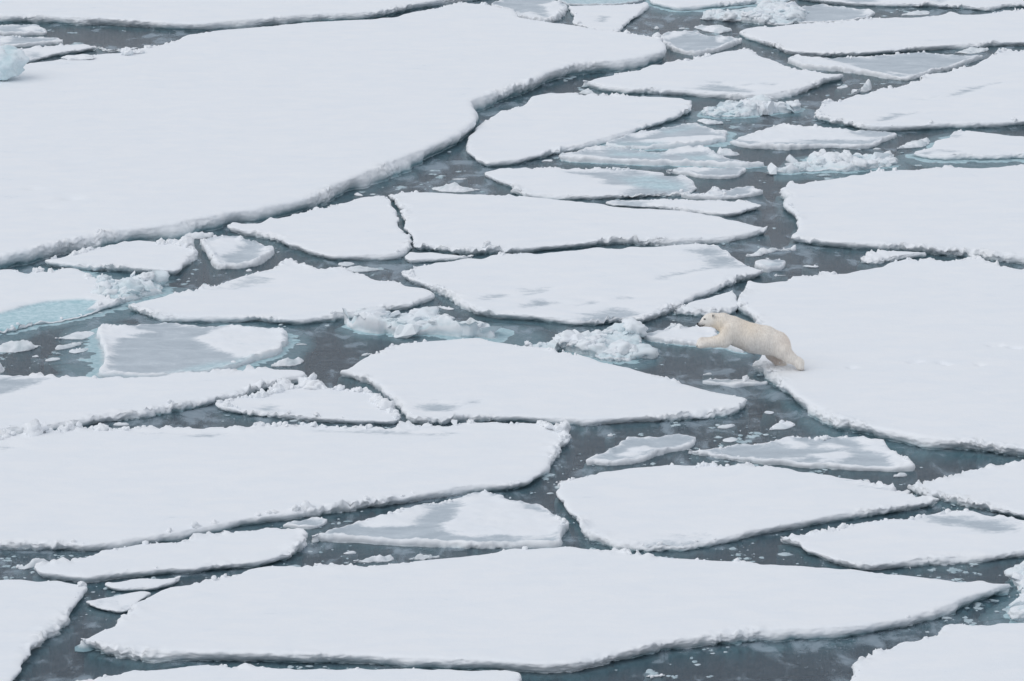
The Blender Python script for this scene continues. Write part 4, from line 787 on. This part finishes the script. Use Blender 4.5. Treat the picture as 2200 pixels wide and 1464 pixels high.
# the pack goes on all round beyond what the photograph frames: one far field of plain floes
rng = random.Random(5); V = []; F = []; C = []
def clip(P, nx, ny, c):                                 # keep nx*x + ny*y <= c
    out = []
    for (x1, y1), (x2, y2) in zip(P, P[1:] + P[:1]):
        a, d = nx * x1 + ny * y1 - c, nx * x2 + ny * y2 - c
        if a <= 0: out.append((x1, y1))
        if (a < 0) != (d < 0): t = a / (a - d); out.append((x1 + (x2 - x1) * t, y1 + (y2 - y1) * t))
    return out
S = {(i, j): ((i + .5 * (j % 2)) * 6.4 + rng.uniform(-2.3, 2.3), 40 + j * 7.5 + rng.uniform(-2.7, 2.7)) for i in range(-15, 16) for j in range(-3, 46)}
yt, yb = at(1100, -180)[1], at(1100, 1610)[1]; kr = 1345 / FPX; kl = -1460 / FPX
for (i, j), (cx, cy) in S.items():
    P = [(cx - 9, cy - 10), (cx + 9, cy - 10), (cx + 9, cy + 10), (cx - 9, cy + 10)]; gap = rng.uniform(.12, .45)
    for di in (-2, -1, 0, 1, 2):
        for dj in (-2, -1, 0, 1, 2):
            q = S.get((i + di, j + dj))
            if q is None or (di == 0 and dj == 0): continue
            nx, ny = q[0] - cx, q[1] - cy; L = math.hypot(nx, ny)
            P = clip(P, nx / L, ny / L, (nx * (q[0] + cx) + ny * (q[1] + cy)) / 2 / L - gap)
            if len(P) < 3: break
        if len(P) < 3: break
    f = cy * CP + CAMH * SP
    if len(P) >= 3 and yb - 9 < cy < yt + 9:
        if yb < cy < yt and kl < cx / f < kr:
            continue
        if cy >= yt: P = clip(P, 0, -1, -yt) if kl * f - 6 < cx < kr * f + 6 else P
        elif cy <= yb: P = clip(P, 0, 1, yb) if kl * f - 6 < cx < kr * f + 6 else P
        elif cx > 0: P = clip(P, -1, kr * CP, -kr * CAMH * SP)
        else: P = clip(P, 1, -kl * CP, kl * CAMH * SP)
    if len(P) < 3: continue
    P = resample(np.array(P), 0.30); k = len(P)
    for _ in range(2): P = (np.roll(P, 1, 0) + 2 * P + np.roll(P, -1, 0)) / 4
    P = P + normals(P) * np.array([.10 * nz(x, y, 3.0, 1.1) + .05 * nz(x, y, 7.0, 4.0) for x, y in P])[:, None]
    cx, cy = P.mean(0); h = rng.uniform(.12, .24); b = len(V)
    V.append((cx, cy, h)); C.append((1, 0, 0))
    for s_, z_, c_ in ((.97, 1.0, (1, 0, 0)), (1.0, .88, (1, 0, 0)), (1.004, .4, (.9, .1, .1)), (.99, -.3, (.5, .4, .6))):
        for x, y in P: V.append((cx + (x - cx) * s_, cy + (y - cy) * s_, h * z_)); C.append(c_)
    for i_ in range(k):
        j_ = (i_ + 1) % k; F.append([b, b + 1 + i_, b + 1 + j_])
        for r_ in range(3): F.append([b + 1 + r_ * k + i_, b + 1 + (r_ + 1) * k + i_, b + 1 + (r_ + 1) * k + j_, b + 1 + r_ * k + j_])
pk = mesh_obj('pack_ice', V, F, ICE, None, np.array(C, dtype=float), True, (0.0, 95.0, 0.0)); tag(pk, 'drifting pack ice stretching away all around the nearer floes', 'pack ice', None, 'stuff')
